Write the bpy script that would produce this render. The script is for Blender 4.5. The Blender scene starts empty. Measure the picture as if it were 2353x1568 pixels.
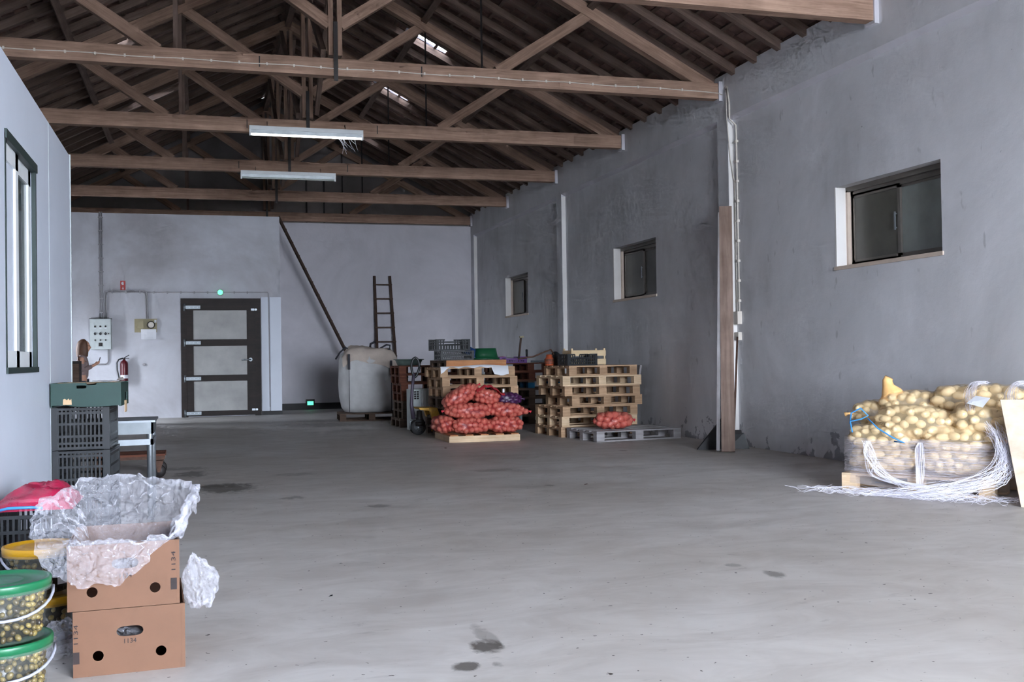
import bpy, bmesh, math, random
import numpy as np
from mathutils import Vector, Matrix, noise as mnoise

random.seed(7)
rng = np.random.default_rng(7)
PI = math.pi
scene = bpy.context.scene
COL = scene.collection

# ------------------------------------------------------------------ camera
CAM_H = 1.15
yaw, pitch, roll = (math.radians(a) for a in (16.477, 0.884, -0.889))
fwd = Vector((math.sin(yaw) * math.cos(pitch), math.cos(yaw) * math.cos(pitch), math.sin(pitch)))
right0 = Vector((math.cos(yaw), -math.sin(yaw), 0))
up0 = right0.cross(fwd)
cam_right = right0 * math.cos(roll) + up0 * math.sin(roll)
cam_up = up0 * math.cos(roll) - right0 * math.sin(roll)
cam_data = bpy.data.cameras.new('camera')
cam_data.sensor_width = 36.0
cam_data.lens = 2430.0 / 2353.0 * 36.0
cam_data.clip_end = 300
cam = bpy.data.objects.new('camera', cam_data)
COL.objects.link(cam)
m = Matrix((cam_right, cam_up, -fwd)).transposed().to_4x4()
m.translation = (0, 0, CAM_H)
cam.matrix_world = m
scene.camera = cam

# ------------------------------------------------------------------ world, daylight openings, exposure
SKY = 53.0
world = bpy.data.worlds.new('sky')
scene.world = world
world.use_nodes = True
wn = world.node_tree
wn.nodes['Background'].inputs['Color'].default_value = (0.80, 0.88, 1.0, 1)
wn.nodes['Background'].inputs['Strength'].default_value = SKY


def portal(name, loc, rot, sx, sy):
    d = bpy.data.lights.new(name, 'AREA')
    d.shape = 'RECTANGLE'
    d.size, d.size_y = sx, sy
    d.cycles.is_portal = True
    o = bpy.data.objects.new(name, d)
    COL.objects.link(o)
    o.location = loc
    o.rotation_euler = rot
    return o


portal('daylight_gate', (3.87, -4.45, 2.15), (PI / 2, 0, 0), 4.95, 4.3)
portal('daylight_side_door', (-3.36, 21.72, 1.1), (0, -PI / 2, 0), 2.2, .55)

vs = scene.view_settings
vs.view_transform = 'Standard'
vs.look = 'None'
vs.exposure = 0.0
vs.gamma = 1.0
vs.use_curve_mapping = False
scene.cycles.diffuse_bounces = 5
scene.cycles.max_bounces = 9
scene.cycles.glossy_bounces = 2
scene.cycles.use_adaptive_sampling = True
scene.cycles.adaptive_threshold = 0.15
scene.cycles.adaptive_min_samples = 10
scene.cycles.transparent_max_bounces = 24
scene.cycles.sample_clamp_indirect = 6.0
scene.cycles.caustics_reflective = False
scene.cycles.caustics_refractive = False

# ------------------------------------------------------------------ material helpers
MATS = {}


def srgb(r, g, b):
    f = lambda c: c / 12.92 if c <= 0.04045 else ((c + 0.055) / 1.055) ** 2.4
    return (f(r / 255), f(g / 255), f(b / 255), 1)


def nd(nt, typ, **kw):
    n = nt.nodes.new(typ)
    for k, v in kw.items():
        setattr(n, k, v)
    return n


def mixc(nt, fac, a, b, blend='MIX'):
    n = nd(nt, 'ShaderNodeMix', data_type='RGBA', blend_type=blend)
    for sock, v in ((n.inputs['Factor'], fac), (n.inputs[6], a), (n.inputs[7], b)):
        if hasattr(v, 'is_output') or isinstance(v, bpy.types.NodeSocket):
            nt.links.new(v, sock)
        else:
            sock.default_value = v
    return n.outputs[2]


def coords(nt, mapping=(1, 1, 1), rand=True, world_pos=False):
    if world_pos:
        src = nd(nt, 'ShaderNodeNewGeometry').outputs['Position']
    else:
        src = nd(nt, 'ShaderNodeTexCoord').outputs['Object']
    mp = nd(nt, 'ShaderNodeMapping')
    mp.inputs['Scale'].default_value = mapping
    nt.links.new(src, mp.inputs['Vector'])
    if rand and not world_pos:
        oi = nd(nt, 'ShaderNodeObjectInfo')
        ml = nd(nt, 'ShaderNodeMath', operation='MULTIPLY')
        ml.inputs[1].default_value = 57.0
        nt.links.new(oi.outputs['Random'], ml.inputs[0])
        nt.links.new(ml.outputs[0], mp.inputs['Location'])
    return mp.outputs['Vector']


def noise(nt, vec, scale, detail=4, rough=0.6, dist=0.0):
    n = nd(nt, 'ShaderNodeTexNoise')
    n.inputs['Scale'].default_value = scale
    n.inputs['Detail'].default_value = detail
    n.inputs['Roughness'].default_value = rough
    n.inputs['Distortion'].default_value = dist
    nt.links.new(vec, n.inputs['Vector'])
    return n.outputs['Fac']


def ramp(nt, fac, p0, p1, c0=(0, 0, 0, 1), c1=(1, 1, 1, 1)):
    r = nd(nt, 'ShaderNodeValToRGB')
    r.color_ramp.elements[0].position = p0
    r.color_ramp.elements[1].position = p1
    r.color_ramp.elements[0].color = c0
    r.color_ramp.elements[1].color = c1
    nt.links.new(fac, r.inputs['Fac'])
    return r.outputs['Color']


def newmat(name):
    mt = bpy.data.materials.new(name)
    mt.use_nodes = True
    nt = mt.node_tree
    bs = nt.nodes['Principled BSDF']
    MATS[name] = mt
    return mt, nt, bs


def bump(nt, bs, h, strength=0.3, dist=0.01):
    b = nd(nt, 'ShaderNodeBump')
    b.inputs['Strength'].default_value = strength
    b.inputs['Distance'].default_value = dist
    nt.links.new(h, b.inputs['Height'])
    nt.links.new(b.outputs['Normal'], bs.inputs['Normal'])


def simple(name, c, rough=0.6, metal=0.0, var=0.12, scale=8.0, bmp=0.0, spec=0.5):
    mt, nt, bs = newmat(name)
    v = coords(nt)
    f = noise(nt, v, scale)
    c2 = tuple(max(0, x * (1 - var * 2)) for x in c[:3]) + (1,)
    c1 = tuple(min(1, x * (1 + var)) for x in c[:3]) + (1,)
    nt.links.new(ramp(nt, f, 0.3, 0.7, c2, c1), bs.inputs['Base Color'])
    bs.inputs['Roughness'].default_value = rough
    bs.inputs['Metallic'].default_value = metal
    bs.inputs['Specular IOR Level'].default_value = spec
    if bmp:
        bump(nt, bs, f, bmp)
    return mt


def wood(name, ca, cb, rough=0.75, gs=1.0, rnd=0.35):
    """grain runs along local X"""
    mt, nt, bs = newmat(name)
    v = coords(nt, (1.2 * gs, 22 * gs, 22 * gs))
    g = noise(nt, v, 1.5, 5, 0.65, 0.6)
    col = ramp(nt, g, 0.28, 0.72, ca, cb)
    v2 = coords(nt, (1, 1, 1))
    blot = ramp(nt, noise(nt, v2, 3.0, 3), 0.35, 0.7, (0.62, 0.6, 0.58, 1), (1, 1, 1, 1))
    col = mixc(nt, 0.7, col, blot, 'MULTIPLY')
    oi = nd(nt, 'ShaderNodeObjectInfo')
    r = ramp(nt, oi.outputs['Random'], 0, 1, (1 - rnd, 1 - rnd, 1 - rnd, 1), (1, 1, 1, 1))
    col = mixc(nt, 1.0, col, r, 'MULTIPLY')
    nt.links.new(col, bs.inputs['Base Color'])
    bs.inputs['Roughness'].default_value = rough
    bs.inputs['Specular IOR Level'].default_value = 0.25
    bump(nt, bs, g, 0.35, 0.004)
    return mt


def plaster(name, base, dark, amount=0.6, spots=True, damp=False):
    mt, nt, bs = newmat(name)
    v = coords(nt, world_pos=True)
    f1 = ramp(nt, noise(nt, v, 0.55, 5, 0.62, 0.5), 0.36, 0.66)
    vs_ = coords(nt, (1.3, 1.3, 0.28), world_pos=True)
    f2 = ramp(nt, noise(nt, vs_, 2.2, 5, 0.6), 0.32, 0.75)
    col = mixc(nt, f1, dark, base)
    half = tuple(a * 0.55 + b * 0.45 for a, b in zip(base, dark))
    k = nd(nt, 'ShaderNodeMath', operation='MULTIPLY')
    nt.links.new(f2, k.inputs[0])
    k.inputs[1].default_value = amount
    inv = nd(nt, 'ShaderNodeMath', operation='SUBTRACT')
    inv.inputs[0].default_value = amount
    nt.links.new(k.outputs[0], inv.inputs[1])
    col = mixc(nt, inv.outputs[0], col, half)
    fine = noise(nt, v, 14, 4, 0.7)
    if spots:
        vv = coords(nt, (1, 1, 0.45), world_pos=True)
        sp = ramp(nt, noise(nt, vv, 9.0, 2, 0.5), 0.70, 0.76)
        k2 = nd(nt, 'ShaderNodeMath', operation='MULTIPLY')
        nt.links.new(sp, k2.inputs[0])
        k2.inputs[1].default_value = 0.35
        col = mixc(nt, k2.outputs[0], col, tuple(x * 0.45 for x in dark[:3]) + (1,))
    if damp:
        # peeled damp patches in the lowest half metre
        sep = nd(nt, 'ShaderNodeSeparateXYZ')
        nt.links.new(nd(nt, 'ShaderNodeNewGeometry').outputs['Position'], sep.inputs[0])
        hz = nd(nt, 'ShaderNodeMapRange')
        hz.inputs[1].default_value, hz.inputs[2].default_value = 0.0, 0.45
        hz.inputs[3].default_value, hz.inputs[4].default_value = 0.48, 0.72
        nt.links.new(sep.outputs['Z'], hz.inputs[0])
        cmp_ = nd(nt, 'ShaderNodeMath', operation='SUBTRACT')
        nt.links.new(noise(nt, v, 3.2, 5, 0.6, 0.4), cmp_.inputs[0])
        nt.links.new(hz.outputs[0], cmp_.inputs[1])
        pk = ramp(nt, cmp_.outputs[0], 0.0, 0.02)
        k3 = nd(nt, 'ShaderNodeMath', operation='MULTIPLY')
        nt.links.new(pk, k3.inputs[0])
        k3.inputs[1].default_value = 0.7
        col = mixc(nt, k3.outputs[0], col, srgb(128, 128, 138))
    nt.links.new(col, bs.inputs['Base Color'])
    bs.inputs['Roughness'].default_value = 0.85
    bs.inputs['Specular IOR Level'].default_value = 0.2
    bump(nt, bs, fine, 0.25, 0.01)
    return mt


def film(name, c, clear=0.6, rough=0.18, bmp_scale=0):
    """thin translucent sheet: part transparent, part glossy / translucent"""
    mt = bpy.data.materials.new(name)
    mt.use_nodes = True
    nt = mt.node_tree
    MATS[name] = mt
    bs = nt.nodes['Principled BSDF']
    bs.inputs['Base Color'].default_value = c
    bs.inputs['Roughness'].default_value = rough
    bs.inputs['Specular IOR Level'].default_value = 0.8
    tr = nd(nt, 'ShaderNodeBsdfTransparent')
    mx = nd(nt, 'ShaderNodeMixShader')
    mx.inputs[0].default_value = clear
    nt.links.new(bs.outputs[0], mx.inputs[1])
    nt.links.new(tr.outputs[0], mx.inputs[2])
    nt.links.new(mx.outputs[0], nt.nodes['Material Output'].inputs['Surface'])
    if bmp_scale:
        bump(nt, bs, noise(nt, coords(nt, rand=False), bmp_scale, 3, 0.6, 1.2), 0.8, 0.02)
    return mt


def netting(name, c, scale=260.0, fill=0.45):
    """woven net: diagonal thread lattice with open holes between"""
    mt = bpy.data.materials.new(name)
    mt.use_nodes = True
    nt = mt.node_tree
    MATS[name] = mt
    bs = nt.nodes['Principled BSDF']
    bs.inputs['Base Color'].default_value = c
    bs.inputs['Roughness'].default_value = 0.35
    bs.inputs['Specular IOR Level'].default_value = 0.7
    v = coords(nt, rand=False)
    outs = []
    for d in ('X', 'Z'):
        w = nd(nt, 'ShaderNodeTexWave', wave_type='BANDS', bands_direction=d, wave_profile='SIN')
        w.inputs['Scale'].default_value = scale
        w.inputs['Distortion'].default_value = 1.5
        nt.links.new(v, w.inputs['Vector'])
        outs.append(w.outputs['Fac'])
    mxm = nd(nt, 'ShaderNodeMath', operation='MAXIMUM')
    nt.links.new(outs[0], mxm.inputs[0])
    nt.links.new(outs[1], mxm.inputs[1])
    f = ramp(nt, mxm.outputs[0], 0.55, 0.95, (fill * 0.55,) * 3 + (1,), (min(1, fill * 1.7),) * 3 + (1,))
    tr = nd(nt, 'ShaderNodeBsdfTransparent')
    mx = nd(nt, 'ShaderNodeMixShader')
    nt.links.new(f, mx.inputs[0])
    nt.links.new(tr.outputs[0], mx.inputs[1])
    nt.links.new(bs.outputs[0], mx.inputs[2])
    nt.links.new(mx.outputs[0], nt.nodes['Material Output'].inputs['Surface'])
    return mt


def emissive(name, c, strength):
    mt, nt, bs = newmat(name)
    bs.inputs['Base Color'].default_value = c
    bs.inputs['Emission Color'].default_value = c
    bs.inputs['Emission Strength'].default_value = strength
    return mt


# ------------------------------------------------------------------ mesh helpers
class MB:
    def __init__(s):
        s.v, s.f = [], []

    def add(s, vs_, fs):
        o = len(s.v)
        s.v += [tuple(p) for p in vs_]
        s.f += [tuple(o + i for i in f) for f in fs]
        return s

    def box(s, x0, x1, y0, y1, z0, z1):
        return s.add([(x0, y0, z0), (x1, y0, z0), (x1, y1, z0), (x0, y1, z0), (x0, y0, z1), (x1, y0, z1), (x1, y1, z1), (x0, y1, z1)],
                     [(0, 3, 2, 1), (4, 5, 6, 7), (0, 1, 5, 4), (1, 2, 6, 5), (2, 3, 7, 6), (3, 0, 4, 7)])

    def bar(s, p0, p1, w, h, up=(0, 0, 1)):
        p0, p1 = Vector(p0), Vector(p1)
        x = (p1 - p0).normalized()
        u = Vector(up)
        if abs(x.dot(u)) > 0.98:
            u = Vector((0, 1, 0))
        y = u.cross(x).normalized() * (w / 2)
        z = x.cross(y).normalized() * (h / 2)
        vs_ = [p + a * y + b * z for p in (p0, p1) for a, b in ((-1, -1), (1, -1), (1, 1), (-1, 1))]
        return s.add(vs_, [(3, 2, 1, 0), (4, 5, 6, 7), (0, 1, 5, 4), (1, 2, 6, 5), (2, 3, 7, 6), (3, 0, 4, 7)])

    def tube(s, path, r, n=8, cap=True):
        path = [Vector(p) for p in path]
        rs = r if isinstance(r, (list, tuple)) else [r] * len(path)
        prev = None
        rings = []
        for i, p in enumerate(path):
            t = (path[min(i + 1, len(path) - 1)] - path[max(i - 1, 0)]).normalized()
            if prev is None:
                a = Vector((0, 0, 1)) if abs(t.z) < 0.9 else Vector((1, 0, 0))
                u = t.cross(a).normalized()
            else:
                u = (prev - t * prev.dot(t)).normalized()
            prev = u
            w = t.cross(u)
            rings.append([p + (u * math.cos(2 * PI * k / n) + w * math.sin(2 * PI * k / n)) * rs[i] for k in range(n)])
        o = [q for rg in rings for q in rg]
        f = [(i * n + k, i * n + (k + 1) % n, (i + 1) * n + (k + 1) % n, (i + 1) * n + k) for i in range(len(path) - 1) for k in range(n)]
        if cap:
            f += [tuple(range(n - 1, -1, -1)), tuple((len(path) - 1) * n + k for k in range(n))]
        return s.add(o, f)

    def strand(s, path, r, sub=5):
        P_ = [Vector(p) for p in path]
        out = []
        for i in range(len(P_) - 1):
            a, b, c, d = P_[max(i - 1, 0)], P_[i], P_[i + 1], P_[min(i + 2, len(P_) - 1)]
            for k in range(sub):
                t = k / sub
                out.append(.5 * ((2 * b) + (c - a) * t + (2 * a - 5 * b + 4 * c - d) * t * t + (3 * b - a - 3 * c + d) * t ** 3))
        out.append(P_[-1])
        return s.tube(out, r, 3, False)

    def lathe(s, prof, n=24, c=(0, 0, 0), axis='z'):
        vs_ = []
        for r, z in prof:
            for k in range(n):
                a = 2 * PI * k / n
                p = (r * math.cos(a), r * math.sin(a), z)
                if axis == 'y':
                    p = (p[0], p[2], p[1])
                if axis == 'x':
                    p = (p[2], p[0], p[1])
                vs_.append((p[0] + c[0], p[1] + c[1], p[2] + c[2]))
        f = [(i * n + k, i * n + (k + 1) % n, (i + 1) * n + (k + 1) % n, (i + 1) * n + k) for i in range(len(prof) - 1) for k in range(n)]
        return s.add(vs_, f)

    def grid(s, nu, nv, fn, close_u=False):
        vs_ = [fn(i, j) for j in range(nv) for i in range(nu)]
        f = []
        for j in range(nv - 1):
            for i in range(nu if close_u else nu - 1):
                f.append((j * nu + i, j * nu + (i + 1) % nu, (j + 1) * nu + (i + 1) % nu, (j + 1) * nu + i))
        return s.add(vs_, f)

    def mesh(s, name, mat, smooth=False):
        me = bpy.data.meshes.new(name)
        me.from_pydata(s.v, [], s.f)
        if mat:
            me.materials.append(MATS[mat])
        if smooth:
            me.polygons.foreach_set('use_smooth', [True] * len(me.polygons))
        me.update()
        return me

    def build(s, name, mat, parent=None, smooth=False, loc=None, rot=None):
        return place(name, s.mesh(name, mat, smooth), parent, loc, rot)


def place(name, me, parent=None, loc=None, rot=None, mtx=None):
    o = bpy.data.objects.new(name, me)
    COL.objects.link(o)
    if parent is not None:
        o.parent = parent
    if mtx is not None:
        o.matrix_basis = mtx
    else:
        if loc is not None:
            o.location = loc
        if rot is not None:
            o.rotation_euler = rot
    return o


def thing(name, label, cat, loc=(0, 0, 0), rotz=0.0, group=None):
    o = place(name, None, None, loc, (0, 0, rotz))
    return tag(o, label, cat, group)


def tag(o, label, cat, group=None, kind=None):
    o['label'] = label
    o['category'] = cat
    if group:
        o['group'] = group
    if kind:
        o['kind'] = kind
    return o


def struct(o):
    o['kind'] = 'structure'
    return o


def root(name):
    return struct(place(name, None))


_cache = {}


def boxmesh(l, w, h, mat, name='board'):
    k = (round(l, 4), round(w, 4), round(h, 4), mat)
    if k not in _cache:
        _cache[k] = MB().box(-l / 2, l / 2, -w / 2, w / 2, -h / 2, h / 2).mesh(name, mat)
    return _cache[k]


def beam(name, p0, p1, w, h, mat, parent=None, up=(0, 0, 1)):
    """board whose own X axis runs from p0 to p1 (so its grain does too)"""
    p0, p1 = Vector(p0), Vector(p1)
    d = p1 - p0
    x = d.normalized()
    u = Vector(up)
    if abs(x.dot(u)) > 0.98:
        u = Vector((0, 1, 0))
    y = u.cross(x).normalized()
    z = x.cross(y)
    mtx = Matrix((x, y, z)).transposed().to_4x4()
    mtx.translation = (p0 + p1) / 2
    return place(name, boxmesh(d.length, w, h, mat, name), parent, mtx=mtx)


def plate(outline, holes, t, axis='y'):
    """flat plate with holes; outline in (a, b); thickness t along the axis, front at 0"""
    bm = bmesh.new()
    edges = []
    for loop in [outline] + holes:
        vs_ = [bm.verts.new((a, 0, b)) for a, b in loop]
        for i in range(len(vs_)):
            edges.append(bm.edges.new((vs_[i], vs_[(i + 1) % len(vs_)])))
    bmesh.ops.triangle_fill(bm, use_beauty=True, use_dissolve=False, edges=edges)
    bmesh.ops.recalc_face_normals(bm, faces=bm.faces)
    if t:
        r = bmesh.ops.extrude_face_region(bm, geom=list(bm.faces))
        for e in r['geom']:
            if isinstance(e, bmesh.types.BMVert):
                e.co.y += t
        bmesh.ops.recalc_face_normals(bm, faces=bm.faces)
    mb = MB()
    bm.verts.index_update()
    vs_ = []
    for q in bm.verts:
        a, d, b = q.co
        vs_.append({'y': (a, d, b), 'x': (d, a, b), 'z': (a, b, d)}[axis])
    mb.add(vs_, [[q.index for q in f.verts] for f in bm.faces])
    bm.free()
    return mb


def circ(cx, cy, r, n=20, sx=1.0):
    return [(cx + r * sx * math.cos(2 * PI * k / n), cy + r * math.sin(2 * PI * k / n)) for k in range(n)]


def rect(x0, x1, y0, y1):
    return [(x0, y0), (x1, y0), (x1, y1), (x0, y1)]


def nz(x, y, z, s=1.0, seed=0):
    return mnoise.noise(Vector((x * s + seed * 7.13, y * s - seed * 3.7, z * s + seed * 1.9)))


def txt(s, size, mat, parent, name='printed_number', mtx=None):
    cu = bpy.data.curves.new('t', 'FONT')
    cu.body = s
    cu.size = size
    cu.align_x = 'CENTER'
    cu.align_y = 'CENTER'
    cu.extrude = 0.0004
    o = bpy.data.objects.new('t', cu)
    COL.objects.link(o)
    dg = bpy.context.evaluated_depsgraph_get()
    me = bpy.data.meshes.new_from_object(o.evaluated_get(dg))
    me.materials.clear()
    me.materials.append(MATS[mat])
    COL.objects.unlink(o)
    bpy.data.objects.remove(o)
    return place(name, me, parent, mtx=mtx)

# ------------------------------------------------------------------ materials
plaster('plaster_right', srgb(234, 234, 238), srgb(186, 186, 188), 0.75, True, True)
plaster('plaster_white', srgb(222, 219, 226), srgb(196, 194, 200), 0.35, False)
plaster('plaster_cold', srgb(214, 216, 224), srgb(168, 166, 170), 0.5, False)
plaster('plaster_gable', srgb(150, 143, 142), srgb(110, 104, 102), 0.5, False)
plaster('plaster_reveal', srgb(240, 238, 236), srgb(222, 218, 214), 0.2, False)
simple('panel_white', srgb(206, 213, 226), 0.45, var=0.02, scale=2)
simple('baseboard_black', srgb(34, 32, 34), 0.6)
wood('truss_wood', srgb(140, 112, 96), srgb(190, 158, 138), 0.8, 1.0, 0.2)
wood('roof_wood', srgb(98, 81, 74), srgb(140, 119, 108), 0.85, 1.0, 0.3)
wood('pallet_wood', srgb(172, 136, 104), srgb(218, 184, 150), 0.8, 1.0, 0.3)
wood('pallet_new', srgb(214, 180, 142), srgb(240, 216, 184), 0.75, 1.0, 0.12)
wood('pallet_grey', srgb(142, 138, 140), srgb(186, 182, 184), 0.85, 1.0, 0.25)
wood('pallet_red', srgb(92, 52, 42), srgb(140, 88, 68), 0.8, 1.0, 0.3)
wood('pallet_dark', srgb(84, 68, 60), srgb(124, 104, 90), 0.85, 1.0, 0.3)
wood('pallet_blue', srgb(24, 84, 124), srgb(44, 118, 164), 0.7, 1.0, 0.2)
wood('pallet_orange', srgb(172, 112, 74), srgb(206, 150, 104), 0.75, 1.0, 0.1)
wood('plank_brown', srgb(126, 104, 92), srgb(166, 144, 132), 0.7, 0.7, 0.15)
wood('ladder_wood', srgb(62, 48, 42), srgb(96, 76, 66), 0.8, 1.0, 0.2)
wood('door_wood', srgb(32, 24, 22), srgb(50, 39, 35), 0.55, 0.6, 0.15)
wood('plywood', srgb(196, 178, 156), srgb(214, 200, 182), 0.6, 0.4, 0.05)
wood('crate_wood', srgb(226, 194, 150), srgb(246, 224, 186), 0.7, 1.0, 0.1)
simple('tile_clay', srgb(118, 92, 84), 0.85, var=0.25, scale=6, bmp=0.3)
simple('zinc', srgb(150, 155, 158), 0.4, 0.7, 0.1)
simple('iron_dark', srgb(44, 40, 40), 0.55, 0.5, 0.15)
simple('conduit_grey', srgb(150, 148, 152), 0.5, 0.0, 0.08)
simple('cable_cream', srgb(214, 206, 196), 0.55, 0, 0.05)
simple('steel', srgb(140, 146, 152), 0.42, 0.75, 0.06, 5)
simple('steel_dull', srgb(120, 126, 130), 0.42, 0.75, 0.1, 5)
simple('white_paint', srgb(226, 230, 232), 0.4, 0, 0.03)
simple('grey_paint', srgb(190, 198, 198), 0.5, 0, 0.05)
simple('door_panel', srgb(164, 164, 162), 0.55, 0.0, 0.1, 2.5)
simple('pane_dark', srgb(86, 84, 76), 0.28, 0.0, 0.12, 3.0, spec=0.5)
simple('pane_pale', srgb(136, 142, 138), 0.30, 0.0, 0.10, 3.0, spec=0.5)
simple('alu_brown', srgb(118, 112, 106), 0.45, 0.4, 0.06)
simple('frame_beige', srgb(214, 196, 180), 0.6, 0, 0.05)
simple('frame_green', srgb(26, 44, 42), 0.5, 0, 0.05)
simple('black_plastic', srgb(24, 27, 30), 0.45, 0, 0.15)
simple('crate_dark', srgb(25, 29, 34), 0.5, 0, 0.12, 12)
simple('rubber', srgb(46, 46, 48), 0.7)
simple('cardboard', srgb(106, 74, 54), 0.75, 0, 0.05, 6)
simple('cardboard_pale', srgb(198, 168, 132), 0.8, 0, 0.06)
simple('box_green', srgb(15, 54, 48), 0.5, 0, 0.06)
simple('ink', srgb(40, 30, 30), 0.8)
simple('paper', srgb(232, 234, 240), 0.7, 0, 0.02)
simple('red_paint', srgb(92, 24, 34), 0.35, 0, 0.08)
simple('sign_red', srgb(176, 40, 34), 0.5, 0, 0.04)
simple('tan_plastic', srgb(150, 140, 108), 0.55, 0, 0.08)
simple('dark_glass', srgb(58, 58, 52), 0.15, 0, 0.05)
simple('yellow_paint', srgb(222, 168, 44), 0.5, 0, 0.18, 10)
simple('purple_grey', srgb(74, 66, 80), 0.5, 0.3, 0.1)
simple('lid_green', srgb(22, 98, 62), 0.35, 0, 0.04)
simple('lid_yellow', srgb(204, 152, 28), 0.4, 0, 0.04)
simple('handle_white', srgb(160, 162, 176), 0.4, 0, 0.04)
simple('tub_green', srgb(20, 74, 46), 0.35, 0, 0.06)
simple('tub_blue', srgb(28, 58, 104), 0.4, 0, 0.06)
simple('tub_grey', srgb(96, 112, 106), 0.4, 0, 0.06)
simple('purple_plastic', srgb(112, 70, 138), 0.4, 0, 0.06)
simple('orange_paint', srgb(164, 74, 42), 0.45, 0, 0.12)
simple('cloth_beige', srgb(206, 190, 174), 0.9, 0, 0.06)
simple('bigbag_cloth', srgb(208, 208, 208), 0.85, 0, 0.06, 5)
simple('bigbag_top', srgb(204, 190, 178), 0.85, 0, 0.08, 5)
simple('strap_navy', srgb(34, 34, 44), 0.7)
simple('blue_strap', srgb(64, 146, 214), 0.4, 0, 0.05)
simple('skin', srgb(214, 162, 136), 0.55, 0, 0.04)
simple('hair', srgb(104, 72, 54), 0.6, 0, 0.12, 12)
simple('knit_top', srgb(150, 130, 128), 0.9, 0, 0.06, 30)
simple('shirt_pink', srgb(206, 176, 182), 0.9, 0, 0.05)
simple('trousers', srgb(52, 54, 70), 0.85, 0, 0.08)
simple('shoe', srgb(40, 36, 36), 0.6)
simple('phone', srgb(24, 24, 28), 0.25)
simple('onion_skin', srgb(230, 152, 128), 0.32, 0, 0.10, 14, spec=0.6)
simple('onion_purple', srgb(112, 52, 104), 0.28, 0, 0.2, 14, spec=0.7)
simple('potato_skin', srgb(240, 216, 172), 0.5, 0, 0.07, 14)
mt, nt, bs = newmat('olive_skin')
_oi = nd(nt, 'ShaderNodeObjectInfo')
nt.links.new(ramp(nt, _oi.outputs['Random'], 0.0, 1.0, srgb(48, 34, 24), srgb(150, 130, 70)), bs.inputs['Base Color'])
bs.inputs['Roughness'].default_value = 0.3
simple('brine', srgb(46, 38, 28), 0.3)
simple('rust', srgb(84, 58, 46), 0.75, 0.2, 0.2, 20)
netting('net_red', srgb(204, 72, 70), 120, 0.36)
netting('net_purple', srgb(70, 30, 80), 120, 0.45)
netting('net_yellow', srgb(240, 214, 168), 120, 0.28)
netting('net_pink', srgb(206, 36, 84), 120, 0.8)
simple('net_flap', srgb(206, 54, 66), 0.5, 0, 0.1)
simple('net_orange', srgb(250, 196, 128), 0.5, 0, 0.06)
film('plastic_film', srgb(226, 226, 236), 0.76, 0.10, 30)
film('wrap_film', srgb(236, 232, 240), 0.80, 0.25, 0)
film('bucket_clear', srgb(190, 196, 190), 0.88, 0.12, 0)
film('skylight_glass', srgb(226, 234, 250), 0.55, 0.2, 0)
film('office_glass', srgb(70, 84, 84), 0.35, 0.05, 0)
simple('strand', srgb(238, 236, 246), 0.35, 0, 0.03)
emissive('tube_on', (0.92, 1.0, 0.95, 1), 9.0)
simple('tube_off', srgb(206, 214, 206), 0.3, 0, 0.03)
emissive('exit_green', (0.12, 1.0, 0.36, 1), 2.2)
emissive('exit_green_dim', (0.12, 1.0, 0.50, 1), 1.6)


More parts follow.
